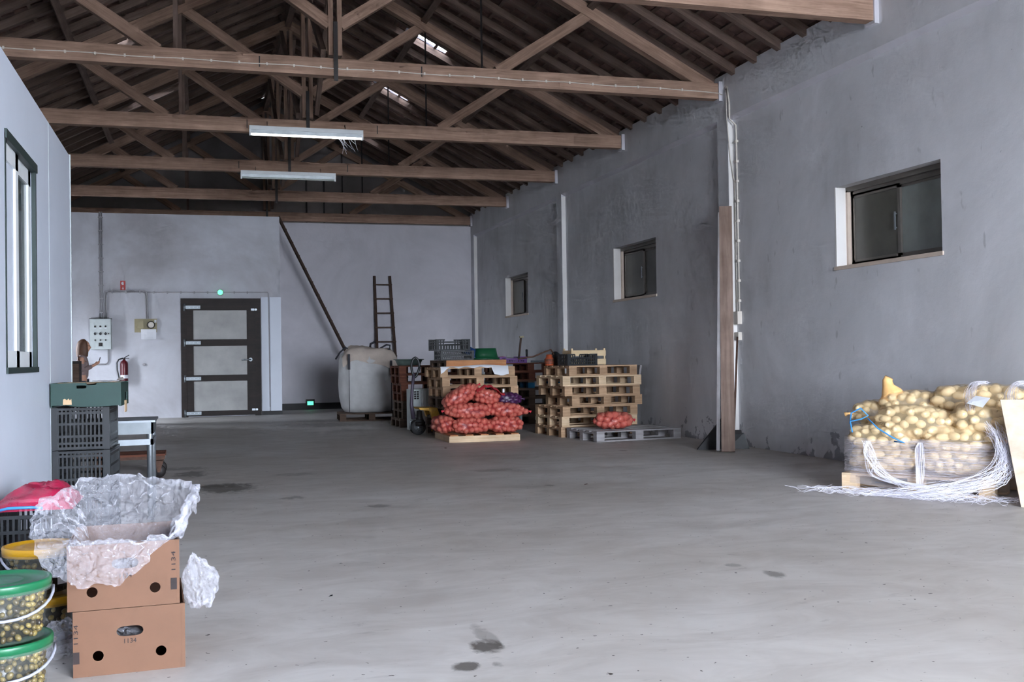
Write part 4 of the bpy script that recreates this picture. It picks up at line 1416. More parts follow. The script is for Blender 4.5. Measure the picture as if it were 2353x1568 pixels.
# ------------------------------------------------------------------ potato pallet
PR = math.radians(-55)
pallet('pale pallet under the wrapped potato bags', (5.14, 7.72, 0), PR, 'pallet_new', 1.2, .8, 'pallets on the floor')
PM = Matrix.Translation((5.14, 7.72, 0)) @ Matrix.Rotation(PR, 4, 'Z')
GP = 'net bags of potatoes'


def pbag(label, item, u, v, z, axes, rz, seed, n=46, ry=0.0, rx=0.0, taper=.2, r=.043, **k):
    p = PM @ Vector((u, v, z))
    return produce_bag(label, item, p, axes, (rx, ry, PR + rz), 'potato', r, n * 3, 'net_yellow', seed, taper, 'net_bag', 1.0, GP, tie=k.get('tie', True))


# order matters: the bags seen best come first
pbag('plump yellow net potato bag lying across the front of the pile', 'potato inside the plump front bag of the pile', .56, .22, .565, (.34, .2, .145), 0.03, 21, 62, .06)
pbag('yellow net potato bag sagging off the left end of the pile', 'potato inside the bag sagging off the left end', .10, .62, .61, (.24, .17, .13), PI + .5, 22, 38, .0, 0, .3)
b = pbag('yellow net potato bag with an orange twisted neck standing up', 'potato inside the bag with the orange neck', .42, .55, .70, (.28, .18, .12), .15, 23, 46, -.05, 0, .2, tie=False)
neck = MB().tube([PM.to_3x3() @ Vector(p) for p in ((-.16, -.02, .05), (-.17, -.03, .10), (-.20, -.02, .15), (-.205, -.02, .20), (-.19, -.02, .225))], [.115, .085, .05, .042, .036], 14).build('twisted_neck', 'net_orange', b, True)
pbag('yellow net potato bag at the top middle of the pile', 'potato inside the top middle bag of the pile', .86, .52, .745, (.27, .19, .125), .1, 24, 48, .04)
pbag('yellow net potato bag at the top right behind the plywood board', 'potato inside the top right bag behind the plywood', 1.10, .52, .745, (.28, .2, .13), -.1, 25, 46, .02)
pbag('yellow net potato bag at the right shoulder of the pile under a paper slip', 'potato inside the right shoulder bag', 1.04, .22, .60, (.22, .18, .125), .0, 26, 40, .1)
pbag('yellow net potato bag in the second layer at the front left', 'potato inside the second layer front left bag', .30, .2, .44, (.30, .2, .12), 0, 27, 46)
pbag('yellow net potato bag in the second layer at the front right', 'potato inside the second layer front right bag', .90, .2, .44, (.30, .2, .12), 0, 28, 46)
pbag('yellow net potato bag in the bottom layer at the front left', 'potato inside the bottom front left bag', .30, .2, .262, (.30, .2, .115), 0, 29, 46)
pbag('yellow net potato bag in the bottom layer at the front right', 'potato inside the bottom front right bag', .90, .2, .262, (.30, .2, .115), 0, 30, 46)
pbag('yellow net potato bag in the bottom layer at the left back', 'potato inside the bottom left back bag', .30, .6, .262, (.30, .2, .115), 0, 31, 40)
pbag('yellow net potato bag in the second layer at the left back', 'potato inside the second layer left back bag', .30, .6, .44, (.30, .2, .12), 0, 32, 40)
pbag('yellow net potato bag in the second layer at the right back', 'potato inside the second layer right back bag', .90, .6, .45, (.30, .2, .13), 0, 33, 30)

# net wrap around the pallet load
rs = random.Random(5)
wrap = thing('net_wrap', 'torn translucent wrap with loose white strands around the potato pallet', 'wrap', (5.14, 7.72, 0))
WM = Matrix.Rotation(PR, 4, 'Z')


def ring(z, out=.02, n=40, jit=.01, a0=0.0, a1=1.0, sag=0.0):
    """points round the load (rounded rectangle) in pallet space"""
    pts = []
    for i in range(n + 1):
        s = a0 + (a1 - a0) * i / n
        ang_ = 2 * PI * s - 2.6
        ca, sa = math.cos(ang_), math.sin(ang_)
        q = (abs(ca) ** 6 + abs(sa) ** 6) ** (-1 / 6)
        zz = z + sag * math.sin(PI * i / n) + rs.uniform(-jit, jit)
        pts.append(WM @ Vector((.6 + (.60 + out) * ca * q, .4 + (.40 + out) * sa * q, max(.01, zz))))
    return pts


st = MB()
for k in range(48):
    z = rs.uniform(.13, .43)
    a0 = rs.uniform(-.1, .2)
    st.tube(ring(z, rs.uniform(.015, .03), 34, .006, a0, a0 + rs.uniform(.35, .8), rs.uniform(-.06, .06)), .0008, 3, False)
for k in range(75):            # bundle pulled down at the right-hand front corner
    u0 = 1.18 + rs.uniform(-.06, .05)
    p = [Vector((u0, .05 + rs.uniform(-.1, .15), .56 + rs.uniform(-.08, .05))), Vector((1.27 + rs.uniform(-.04, .06), -.08, .42 + rs.uniform(-.06, .06))),
         Vector((1.26 + rs.uniform(-.1, .08), -.17 + rs.uniform(-.05, .03), .2 + rs.uniform(-.06, .06))), Vector((1.0 - rs.uniform(0, .5), -.24 + rs.uniform(-.08, .05), .03 + rs.uniform(-.02, .05))),
         Vector((.75 - rs.uniform(0, .6), -.2 + rs.uniform(-.1, .08), .012))]
    st.strand([WM @ q for q in p], .0011)
for k in range(40):            # slack strands across the front left
    p = [Vector((.22 + rs.uniform(-.04, .04), -.03, .42)), Vector((.26 + rs.uniform(-.05, .05), -.05, .3)), Vector((.36 + rs.uniform(-.08, .1), -.09, .14)), Vector((.62 + rs.uniform(-.1, .25), -.12, .04 + rs.uniform(0, .06)))]
    st.strand([WM @ q for q in p], .0011)
for k in range(40):            # vertical twisted hank in the middle
    x = .66 + rs.uniform(-.035, .035)
    p = [Vector((x * .5 + .33, -.035, .42)), Vector((x, -.06 + rs.uniform(-.015, .015), .36)), Vector((x + .01, -.08, .2)), Vector((x * .6 + .27, -.1, .06))]
    st.strand([WM @ q for q in p], .0011)
for k in range(190):           # heap on the floor
    u = rs.uniform(-.02, 1.25)
    v = -.22 + rs.uniform(-.13, .14)
    p = []
    a = rs.uniform(0, 6)
    for i in range(7):
        p.append(WM @ Vector((u, v, .006 + rs.uniform(0, .045))))
        a += rs.uniform(-1.1, 1.1)
        u += .055 * math.cos(a) * 1.5
        v += .03 * math.sin(a)
    st.strand(p, .0010, 4)
for k in range(60):            # drift over the top bags
    u = rs.choice((1.0, .98, 1.3)) + rs.uniform(-.03, .03)
    p = [Vector((u, .62, .875 + rs.uniform(-.02, .02))), Vector((u - .03, .42, .875 + rs.uniform(-.02, .02))), Vector((u - .02 + rs.uniform(-.03, .03), .22, .80)), Vector((u + .03, .05, .70 + rs.uniform(-.04, .04)))]
    st.strand([WM @ q for q in p], .0011)
o = st.build('wrap_strands', 'strand', wrap)
o['kind'] = 'stuff'


def wrap_pt(i, j):
    s, z = i / 59, .06 + .38 * j / 7
    ang_ = 2 * PI * s * .72 - 2.9
    ca, sa = math.cos(ang_), math.sin(ang_)
    q = (abs(ca) ** 6 + abs(sa) ** 6) ** (-1 / 6)
    o_ = .026 + .014 * nz(ca * 3, sa * 3, z * 6, 1, 2)
    return WM @ Vector((.6 + (.60 + o_) * ca * q, .4 + (.40 + o_) * sa * q, z + .03 * nz(ca * 2, sa * 2, 0, 1, 6)))


MB().grid(60, 8, wrap_pt).build('wrap_sheet', 'wrap_film', wrap, True)


def heap_pt(i, j):
    u, v = i / 39, j / 11
    z = .012 + .05 * abs(nz(u * 9, v * 4, 0, 1, 12)) * math.sin(PI * v) * math.sin(PI * min(1, u * 1.02))
    return WM @ Vector((-.02 + 1.28 * u, -.36 + .33 * v + .04 * nz(u * 5, 0, 0, 1, 3), z))


MB().grid(40, 12, heap_pt).build('wrap_heap', 'wrap_film', wrap, True)

tag(MB().add([PM @ Vector(p) for p in ((.99, .06, .735), (1.12, .02, .705), (1.15, .13, .775), (1.03, .17, .79))], [(0, 1, 2, 3)]).build('paper_slip', 'paper'), 'small white paper slip lying on the potato bags', 'paper')
t = thing('blue_strap', 'bright blue plastic strap looped at the left of the potato bags', 'strap', PM @ Vector((.18, -.0, .575)))
MB().tube([WM @ Vector(p) for p in ((-.1, .0, -.02), (-.08, -.02, .07), (.0, -.02, .11), (.06, -.02, .05), (-.0, -.02, .02), (-.09, -.02, .0), (-.07, -.03, -.09))], .0065, 6).build('loop', 'blue_strap', t, True)
MB().tube([WM @ Vector(p) for p in ((.06, -.03, .03), (.15, -.05, -.05), (.27, -.055, -.12), (.36, -.05, -.16), (.28, -.05, -.15))], .006, 6).build('tail', 'blue_strap', t, True)

# plywood board leaning at the right edge
t = thing('plywood_board', 'pale plywood board leaning against the potato bags', 'board', (5.73, 6.36, 0))
dv = Vector((.83, -.56, 0))
up_ = Vector((.10, .30, .77))
nn = dv.cross(up_).normalized() * .018
vs_ = [Vector((0, 0, 0)), dv * .74, dv * .74 + up_, up_]
MB().add(vs_ + [q - nn for q in vs_], [(0, 1, 2, 3), (7, 6, 5, 4), (0, 4, 5, 1), (1, 5, 6, 2), (2, 6, 7, 3), (3, 7, 4, 0)]).build('panel', 'plywood', t)

# ------------------------------------------------------------------ boards and broom by the right wall
wd = Vector((.885, -.466, 0))
rd_ = Vector((.466, .885, 0))
tag(beam('tall_plank', Vector((5.885, 11.10, .0)) + Vector((0, 0, .012)), Vector((6.31, 11.86, 2.985)), .155, .045, 'plank_brown', None, -rd_), 'tall brown plank leaning against the wall pilaster', 'plank')
tag(beam('thin_plank', Vector((5.80, 11.19, .012)), Vector((6.25, 11.90, 2.9)), .04, .10, 'pallet_grey', None, -rd_), 'narrow grey batten standing beside the tall brown plank', 'plank')
t = thing('broom', 'broom with dark bristles leaning on the pilaster behind the plank', 'broom', (6.22, 11.58, 0))
MB().tube([(0, 0, .2), (.19, .22, 1.36)], .013, 8).build('handle', 'rust', t, True)
MB().bar((-.07, .04, .2), (.08, -.04, .2), .04, .05).build('head', 'iron_dark', t)
MB().add([(-.08, .07, .19), (.08, -.03, .19), (.10, -.07, .19), (-.06, .03, .19), (-.12, .08, .0), (.12, -.05, .0), (.14, -.12, .0), (-.1, .0, .0)], [(0, 1, 5, 4), (1, 2, 6, 5), (2, 3, 7, 6), (3, 0, 4, 7), (4, 5, 6, 7)]).build('bristles', 'black_plastic', t)
t = thing('metal_sheet', 'grey sheet wedge standing on the floor left of the tall plank', 'sheet', (5.95, 11.62, 0))
MB().add([(-.2, .0, 0), (.12, -.1, 0), (.12, -.1, .42), (-.2, .03, .002), (.13, -.06, .0), (.13, -.06, .42)], [(0, 1, 2), (3, 5, 4), (0, 3, 4, 1), (1, 4, 5, 2), (2, 5, 3, 0)]).build('sheet', 'rubber', t)
tag(beam('lean_board', (6.17, 14.78, .0), (6.36, 14.80, 1.0), .22, .03, 'pallet_grey', None, (1, 0, 0)), 'grey board leaning on the wall behind the right pallet stack', 'board')

# ------------------------------------------------------------------ cardboard boxes in front
def oval(cx, cy, a, b, n=24):
    return [(cx + a * (1 if math.cos(2 * PI * k / n) > 0 else -1) * abs(math.cos(2 * PI * k / n)) ** .5, cy + b * math.sin(2 * PI * k / n)) for k in range(n)]


BW, BD, BH, BT = .392, .50, .24, .005
bx_rot = math.atan2(.017, .39)


def carton(label, loc, holes, num_at, side_at, closed):
    t = thing('cardboard_box', label, 'box', loc, bx_rot, 'printed cardboard boxes')
    plate(rect(0, BW, 0, BH), holes, BT).build('front_panel', 'cardboard', t)
    MB().box(0, BW, BD - BT, BD, 0, BH).build('back_panel', 'cardboard', t)
    MB().box(0, BT, BT, BD - BT, 0, BH).build('side_panel', 'cardboard', t)
    plate(rect(BT, BD - BT, 0, BH), [oval(BD / 2, .15, .05, .018)], -BT, 'x').build('side_panel', 'cardboard', t, False, (BW, 0, 0))
    MB().box(BT, BW - BT, BT, BD - BT, 0, BT).build('bottom_panel', 'cardboard', t)
    MB().box(BW - .012, BW + .0008, -.0008, .02, .001, BH - .001).build('corner_fold', 'cardboard', t)
    if closed:
        for y0, y1 in ((BT, BD * .36), (BD * .64, BD - BT)):
            MB().box(BT, BW - BT, y0, y1, BH - .006, BH - .001).build('top_flap', 'cardboard', t)
    face = Matrix.Rotation(PI / 2, 4, 'X')
    txt('1134', .024, 'ink', t, 'printed_number', Matrix.Translation((num_at[0], -.0012, num_at[1])) @ face)
    sx, sz, s = side_at
    txt('1134', .040, 'ink', t, 'printed_number', Matrix.Translation((sx, -.0015, sz)) @ face @ Matrix.Rotation(PI / 2, 4, 'Z') @ Matrix.Scale(.52, 4, (0, 1, 0)))
    MB().box(sx - .011, sx + .011, -.0016, .001, sz - .105, sz - .062).build('printed_block', 'ink', t)
    return t


hz_ = [circ(.086, .073, .019), circ(.306, .070, .019)]
carton('lower brown cardboard box printed 1134 with handle slot', (-.455, 4.186, 0), hz_ + [oval(.197, .155, .047, .019)], (.196, .118), (.011, .155, 1), False)
bx = carton('upper open brown cardboard box holding a clear plastic liner', (-.473, 4.186, .242), [circ(.085, .066, .019), circ(.305, .066, .019), oval(.2, .165, .047, .019)], (.2, .118), (.372, .158, 1), False)

# clear liner spilling over the upper box
ctrl = [(0, -.030, 4.42, .555), (45, -.02, 4.66, .60), (90, -.26, 4.82, .665), (135, -.46, 4.74, .655), (180, -.625, 4.42, .585), (205, -.60, 4.22, .49), (232, -.51, 4.135, .375), (258, -.41, 4.125, .335), (282, -.31, 4.135, .335), (308, -.21, 4.15, .395), (335, -.10, 4.17, .50), (360, -.030, 4.42, .555)]


def outer(a):
    a %= 360
    for k in range(len(ctrl) - 1):
        if ctrl[k][0] <= a <= ctrl[k + 1][0]:
            f = (a - ctrl[k][0]) / (ctrl[k + 1][0] - ctrl[k][0])
            f = f * f * (3 - 2 * f)
            return Vector(ctrl[k][1:]).lerp(Vector(ctrl[k + 1][1:]), f)


NA, NS = 170, 46


def liner_pt(i, j):
    a = 360 * i / NA
    s = j / (NS - 1)
    ca, sa = math.cos(math.radians(a)), math.sin(math.radians(a))
    q = (abs(ca) ** 8 + abs(sa) ** 8) ** (-1 / 8)
    c0 = Vector((-.275, 4.44, 0))
    rim = c0 + Vector((ca * q * .196, sa * q * .252, .493 + (.03 if sa > -.3 else 0)))
    inn = c0 + Vector((ca * q * .12, sa * q * .17, .36))
    o_ = outer(a)
    if s < .45:
        f = s / .45
        p = inn.lerp(rim, f)
        p.z += .03 * math.sin(PI * f)
    else:
        f = (s - .45) / .55
        p = rim.lerp(o_, f)
        p.z += (.06 if sa > -.4 else .028) * math.sin(PI * f)
        p += Vector((ca, sa, 0)) * .02 * math.sin(PI * f)
    am = .026 * min(1, s * 2)
    rg = lambda k_, sd_: 1 - 3 * abs(nz(p.x, p.y, p.z, k_, sd_))
    d_ = .7 * Vector((nz(p.x, p.y, p.z, 12, 1), nz(p.x, p.y, p.z, 12, 2), nz(p.x, p.y, p.z, 12, 3))) + .45 * Vector((rg(20, 4), rg(20, 5), rg(20, 6))) + .22 * Vector((rg(46, 7), rg(46, 8), rg(46, 9)))
    p = p + d_ * am
    if p.y > 4.17 and p.z < .50 and s > .45 and sa < -.5:
        p.y = 4.17
    return p


lo = MB().grid(NA, NS, liner_pt, True).build('plastic_liner', 'plastic_film', None, False)
tag(lo, 'crumpled clear plastic liner spilling over the upper cardboard box', 'plastic bag')


def wad(label, c, ax, seed, name='plastic_bag', mat='plastic_film', amp=.35, pull=None, res=(56, 36)):
    def fn(i, j):
        p_ = PI * j / (res[1] - 1)
        a = 2 * PI * i / res[0]
        d_ = Vector((math.sin(p_) * math.cos(a), math.sin(p_) * math.sin(a), math.cos(p_)))
        k = 1 + amp * nz(d_.x, d_.y, d_.z, 2.2, seed) + amp * .8 * (.4 - abs(nz(d_.x, d_.y, d_.z, 4.5, seed + 1))) + amp * .5 * (.4 - abs(nz(d_.x, d_.y, d_.z, 11, seed + 2)))
        q = Vector((d_.x * ax[0] * k, d_.y * ax[1] * k, d_.z * ax[2] * k))
        if pull:
            f = max(0, d_.z) ** 2
            q.x += pull * f
            q.x *= 1 - .45 * f
            q.y *= 1 - .5 * f
        return q
    o = MB().grid(res[0], res[1], fn, True).build(name, mat, None, False, c)
    return tag(o, label, 'plastic bag')


wad('crumpled clear plastic bag sticking out right of the boxes', (-.005, 4.42, .275), (.062, .075, .095), 3, pull=-.045)
w = wad('crumpled clear plastic inside the lower box seen through its slot', (-.26, 4.45, .105), (.13, .17, .075), 5, mat='plastic_film')
w = wad('small clear plastic scrap on the floor between bucket and box', (-.53, 4.52, .06), (.07, .06, .07), 8)


# ------------------------------------------------------------------ buckets of olives
def bucket(label, loc, R, h, lid, group, seed, handle_front=True, nol=0, tone='brine', lidlab=None):
    t = thing('olive_bucket', label, 'bucket', loc, 0, group)
    MB().lathe([(0, .004), (R * .86, .004), (R * .88, .0), (R * .95, h * .86), (R * .97, h * .9)], 36).build('tub', 'bucket_clear', t, True)
    MB().lathe([(0, .01), (R * .86 - .030, .01), (R * .93 - .030, h * .80), (0, h * .80)], 28).build('contents', 'brine', t, True)
    l = MB().lathe([(R * .97, h * .82), (R * 1.03, h * .82), (R * 1.045, h * .97), (R * 1.03, h * 1.0), (R * .95, h * 1.0), (R * .93, h * .965), (R * .5, h * .965), (R * .48, h * .972), (R * .44, h * .965), (0, h * .965)], 40).build('lid', lid, t, True)
    MB().lathe([(R * 1.046, h * .80), (R * 1.052, h * .80), (R * 1.052, h * .87), (R * 1.046, h * .87)], 40).build('lid_skirt', 'bucket_clear', l, True)
    # bail handle hanging over the front
    pts = []
    for i in range(15):
        a = PI * (1.02 + .96 * i / 14) + .25
        dip = math.sin(PI * i / 14)
        pts.append((R * 1.07 * math.cos(a), R * 1.07 * math.sin(a) - .004, h * .80 - dip * h * .36))
    if handle_front:
        MB().tube(pts, .0055, 6).build('handle', 'handle_white', t, True)
    rs_ = np.random.default_rng(seed)
    cen = []
    view = math.atan2(-loc[1], -loc[0])
    tries = 0
    while len(cen) < nol and tries < 6000:
        tries += 1
        a = view + rs_.uniform(-1.75, 1.75)
        z = rs_.uniform(.016, h * .80)
        rr = (R * (.88 + .07 * z / h)) - .0135 - rs_.uniform(0, .006)
        p = np.array([rr * math.cos(a), rr * math.sin(a), z])
        if all(np.linalg.norm(p - q) > .0195 for q in cen):
            cen.append(p)
    for p in cen:
        M = Matrix.Translation(Vector(loc) + Vector(p)) @ Matrix.Rotation(rs_.uniform(0, 6), 4, 'Z') @ Matrix.Rotation(rs_.uniform(-1.2, 1.2), 4, 'Y') @ Matrix.Scale(.0108 * rs_.uniform(.85, 1.15), 4)
        put_item('olive', OLIVE, M, 'olive inside the ' + lidlab, 'olives: ' + lidlab, True)
    return t


bucket('lower green-lidded clear bucket of olives at the front left', (-.672, 4.05, 0), .162, .203, 'lid_green', 'green-lidded olive buckets', 1, True, 150, lidlab='lower green-lidded bucket')
bucket('upper green-lidded clear bucket of olives at the front left', (-.676, 4.05, .204), .162, .203, 'lid_green', 'green-lidded olive buckets', 2, True, 148, lidlab='upper green-lidded bucket')
bucket('lower yellow-lidded bucket behind the cardboard boxes', (-.625, 4.80, 0), .145, .20, 'lid_yellow', 'yellow-lidded buckets', 3, False, 40, lidlab='lower yellow-lidded bucket')
b = bucket('upper yellow-lidded bucket behind the green-lidded ones', (-.640, 4.80, .201), .145, .20, 'lid_yellow', 'yellow-lidded buckets', 4, True, 60, lidlab='upper yellow-lidded bucket')
MB().lathe([(.137, .04), (.139, .11)], 40).build('dark_sleeve', 'brine', b, True)
MB().add([(.139 * math.cos(a), .139 * math.sin(a), z) for z in (.05, .11) for a in (-1.0, -.85, -.7, -.55)], [(0, 1, 5, 4), (1, 2, 6, 5), (2, 3, 7, 6)]).build('label_sticker', 'paper', b)

# pink net bag and blue strap in the crate
def pink_pt(i, j):
    u, v = i / 23, j / 17
    x = -.93 + .36 * u
    y = 5.30 + .46 * v
    e = math.sin(PI * u) ** .5 * math.sin(PI * v) ** .5
    z = .478 + .10 * e * (.6 + .6 * u) + .04 * nz(x, y, 0, 12, 2) * e + .035 * abs(nz(x, y, 0, 22, 5)) * e
    return (x, y, z)


t = thing('pink_net_bag', 'crumpled pink net bag lying in the crate by the wall', 'bag', (0, 0, 0))
MB().grid(24, 18, pink_pt).build('net', 'net_pink', t, True)
MB().tube([(-.90, 5.28, .485), (-.84, 5.26, .50), (-.74, 5.27, .498), (-.70, 5.29, .49)], .007, 6).build('blue_cord', 'blue_strap', t, True)

# ------------------------------------------------------------------ green box with papers on the crates
t = thing('green_box', 'dark green cardboard box lid with torn edges on the crate stack', 'box', (-.94, 7.52, .866), math.radians(-2))
Wg, Dg, Hg = .435, .50, .158
plate([(0, .012), (.10, .012), (.14, .004), (.19, .0), (.3, .0), (Wg, .006), (Wg, Hg), (.285, Hg), (.28, Hg - .014), (.225, Hg - .014), (.22, Hg), (0, Hg)], [rect(.16, .22, Hg - .036, Hg - .016)], .006).build('front_panel', 'box_green', t)
plate([(.006, .0), (Dg, .0), (Dg, Hg - .01), (Dg * .8, Hg), (.006, Hg)], [rect(.28, .40, .03, .085)], -.006, 'x').build('side_panel', 'box_green', t, False, (Wg, 0, 0))
MB().box(0, .006, .006, Dg, 0, Hg).build('side_panel', 'box_green', t)
MB().box(0, Wg, Dg - .006, Dg, 0, Hg).build('back_panel', 'box_green', t)
MB().grid(10, 8, lambda i, j: (.004 + (Wg - .008) * i / 9, .008 + (Dg - .014) * j / 7, Hg - .004 + .008 * nz(i * .8, j * .8, 0, 1, 4))).build('top_panel', 'cardboard_pale', t, True)
MB().add([(.075, -.0012, .016), (.13, -.0012, .016), (.128, -.0012, .055), (.118, -.0012, .045), (.11, -.0012, .058), (.1, -.0012, .046), (.088, -.0012, .057), (.077, -.0012, .052)], [tuple(range(7, -1, -1))]).build('torn_patch', 'cardboard_pale', t)
MB().box(Wg - .012, Wg + .002, -.002, .008, 0, Hg).build('corner_fold', 'box_green', t)
MB().box(Wg + .001, Wg + .006, .22, .34, -.05, .03).build('torn_tab', 'cardboard_pale', t)
tag(MB().grid(10, 6, lambda i, j: (-.70 + .022 * i, 7.66 + .035 * j + .1 * 0, 1.032 + .010 * abs(nz(i * .6, j * .6, 0, 1, 7)) + (.02 if i > 7 and j < 3 else 0))).build('paper_sheets', 'paper', None, True), 'loose white papers lying on the green box', 'paper')

# ------------------------------------------------------------------ steel table behind the crates
t = thing('steel_table', 'stainless steel table standing behind the crate stack', 'table', (-.93, 8.18, 0))
MB().box(0, .615, 0, .58, .715, .73).build('table_top', 'steel', t)
MB().box(0, .60, .012, .03, .63, .715).box(.585, .60, .012, .57, .63, .715).build('apron', 'steel_dull', t)
MB().box(0, .60, .01, .03, .55, .592).box(.58, .60, .01, .57, .55, .592).build('lower_rail', 'steel', t)
for x in (.03, .575):
    for y in (.035, .545):
        l = MB().lathe([(.0, .02), (.022, .02), (.022, .63)], 14, (x, y, 0)).build('leg', 'steel', t, True)
        MB().lathe([(0, 0), (.026, 0), (.026, .025), (.0, .026)], 12, (x, y, 0)).build('foot', 'rubber', l, True)

# low rusty platform dolly
t = thing('platform_dolly', 'low rusty wooden dolly on casters beyond the steel table', 'dolly', (-1.0, 11.1, 0))
for i in range(4):
    place('deck_plank', boxmesh(.66, .11, .022, 'pallet_red'), t, (.33, .06 + i * .125, .232))
for y in (.03, .46):
    MB().box(0, .66, y - .015, y + .015, .19, .22).build('frame_rail', 'rust', t)
for x in (.06, .60):
    for y in (.05, .44):
        c_ = MB().box(x - .045, x + .045, y - .03, y + .03, .175, .19).add([(x - .045, y - .03, .18), (x + .045, y - .03, .18), (x + .012, y - .03, .06), (x - .012, y - .03, .06)], [(0, 1, 2, 3)]).build('caster_fork', 'rust', t)
        MB().lathe([(0, -.018), (.06, -.018), (.068, 0), (.06, .018), (0, .018)], 16, (x, y, .069), 'y').build('caster_wheel', 'iron_dark', c_, True)

# ------------------------------------------------------------------ person and chair at the back left
def skin_mesh(joints, bones, rootj, sub=2):
    me = bpy.data.meshes.new('sk')
    names = list(joints)
    me.from_pydata([joints[n][:3] for n in names], [(names.index(a), names.index(b)) for a, b in bones], [])
    o = bpy.data.objects.new('sk', me)
    COL.objects.link(o)
    md_ = o.modifiers.new('skin', 'SKIN')
    md_.use_smooth_shade = True
    sv = me.skin_vertices[0].data
    for i, n in enumerate(names):
        r = joints[n][3]
        sv[i].radius = r if isinstance(r, tuple) else (r, r)
        sv[i].use_root = (n == rootj)
    s_ = o.modifiers.new('sub', 'SUBSURF')
    s_.levels = s_.render_levels = sub
    dg = bpy.context.evaluated_depsgraph_get()
    out = bpy.data.meshes.new_from_object(o.evaluated_get(dg))
    mb = MB().add([v.co.copy() for v in out.vertices], [list(p.vertices) for p in out.polygons])
    COL.objects.unlink(o)
    bpy.data.objects.remove(o)
    return mb


J = {'pelvis': (0, 0, .86, .105), 'spine': (-.01, 0, 1.0, .095), 'chest': (0, 0, 1.15, .105), 'upch': (0, 0, 1.265, .085), 'neck': (.015, 0, 1.335, .046), 'hb': (.03, 0, 1.41, .05)}
B = [('pelvis', 'spine'), ('spine', 'chest'), ('chest', 'upch'), ('upch', 'neck'), ('neck', 'hb')]
for s, n in ((1, 'l'), (-1, 'r')):
    J.update({n + 'hip': (0, s * .085, .80, .078), n + 'knee': (.02, s * .09, .45, .052), n + 'ank': (-.01, s * .09, .08, .036), n + 'toe': (.14, s * .1, .035, .03),
              n + 'sh': (-.005, s * .155, 1.27, .052), n + 'el': (.0, s * .20, 1.03, .038), n + 'wr': (.19, s * .065, 1.115, .025), n + 'pa': (.235, s * .045, 1.145, .026)})
    B += [('pelvis', n + 'hip'), (n + 'hip', n + 'knee'), (n + 'knee', n + 'ank'), (n + 'ank', n + 'toe'), ('upch', n + 'sh'), (n + 'sh', n + 'el'), (n + 'el', n + 'wr'), (n + 'wr', n + 'pa')]
    for f in range(4):
        dz = -.024 + f * .016
        ln = (.03, .036, .039, .034)[f]
        J.update({n + 'f%da' % f: (.258, s * .046 + s * dz * .3, 1.16 + dz * .6, .009), n + 'f%db' % f: (.258 + ln, s * .030, 1.178 + dz, .008), n + 'f%dc' % f: (.262 + ln, s * .006, 1.19 + dz, .007)})
        B += [(n + 'pa', n + 'f%da' % f), (n + 'f%da' % f, n + 'f%db' % f), (n + 'f%db' % f, n + 'f%dc' % f)]
    J.update({n + 'ta': (.235, s * .028, 1.17, .010), n + 'tb': (.25, s * .014, 1.195, .008)})
    B += [(n + 'pa', n + 'ta'), (n + 'ta', n + 'tb')]
body = skin_mesh(J, B, 'pelvis', 1)


def head_fn(i, j):
    p_ = PI * j / 23
    a = 2 * PI * i / 32
    x, y, z = math.sin(p_) * math.cos(a), math.sin(p_) * math.sin(a), math.cos(p_)
    r = Vector((x * .092, y * .074, z * .115))
    if z < -.2:
        r.y *= 1 + .35 * (z + .2)
        r.x += .012 * (-z - .2)
    front = max(0, x)
    nose = math.exp(-((y / .16) ** 2 + ((z + .16) / .2) ** 2)) * (front ** 4)
    r.x += .026 * nose
    brow = math.exp(-((z - .17) / .10) ** 2) * front ** 3
    r.x += .006 * brow
    for ey in (-.4, .4):
        r.x -= .010 * math.exp(-(((y - ey) / .17) ** 2 + ((z - .03) / .10) ** 2)) * front
    lips = math.exp(-((y / .28) ** 2 + ((z + .52) / .07) ** 2)) * front
    r.x += .008 * lips
    r.x += .010 * math.exp(-((y / .3) ** 2 + ((z + .82) / .12) ** 2)) * front
    return Vector((.042, 0, 1.474)) + r


body.grid(32, 24, head_fn, True)
for s in (-1, 1):
    body.add([Vector((.03, s * .074, 1.47)) + Vector((.02 * math.cos(a) * k, s * .010 * k2, .03 * math.sin(a) * k)) for k, k2 in ((1, 0), (.9, 1), (.5, .6)) for a in [2 * PI * q / 8 for q in range(8)]],
             [(r_ * 8 + q, r_ * 8 + (q + 1) % 8, r_ * 8 + 8 + (q + 1) % 8, r_ * 8 + 8 + q) for r_ in range(2) for q in range(8)])
person = thing('person', 'standing person with long brown hair and beige top, looking at a phone', 'person', (-2.10, 21.25, 0), .06)
body.build('body', 'skin', person, True)
tj = {'pelvis': (0, 0, .84, .125), 'spine': (-.01, 0, 1.0, .118), 'chest': (.005, 0, 1.15, .128), 'upch': (0, 0, 1.262, .098), 'neck': (.008, 0, 1.315, .058)}
tb = [('pelvis', 'spine'), ('spine', 'chest'), ('chest', 'upch'), ('upch', 'neck')]
for s, n in ((1, 'l'), (-1, 'r')):
    tj.update({n + 'sh': (-.005, s * .16, 1.262, .066), n + 'el': (.0, s * .205, 1.03, .056), n + 'wr': (.17, s * .08, 1.105, .036)})
    tb += [('upch', n + 'sh'), (n + 'sh', n + 'el'), (n + 'el', n + 'wr')]
skin_mesh(tj, tb, 'pelvis').build('top_garment', 'knit_top', person, True)
pj = {'pelvis': (0, 0, .88, .112)}
pb = []
for s, n in ((1, 'l'), (-1, 'r')):
    pj.update({n + 'hip': (0, s * .087, .78, .092), n + 'knee': (.02, s * .09, .45, .068), n + 'ank': (-.01, s * .09, .1, .056)})
    pb += [('pelvis', n + 'hip'), (n + 'hip', n + 'knee'), (n + 'knee', n + 'ank')]
skin_mesh(pj, pb, 'pelvis').build('trousers', 'trousers', person, True)
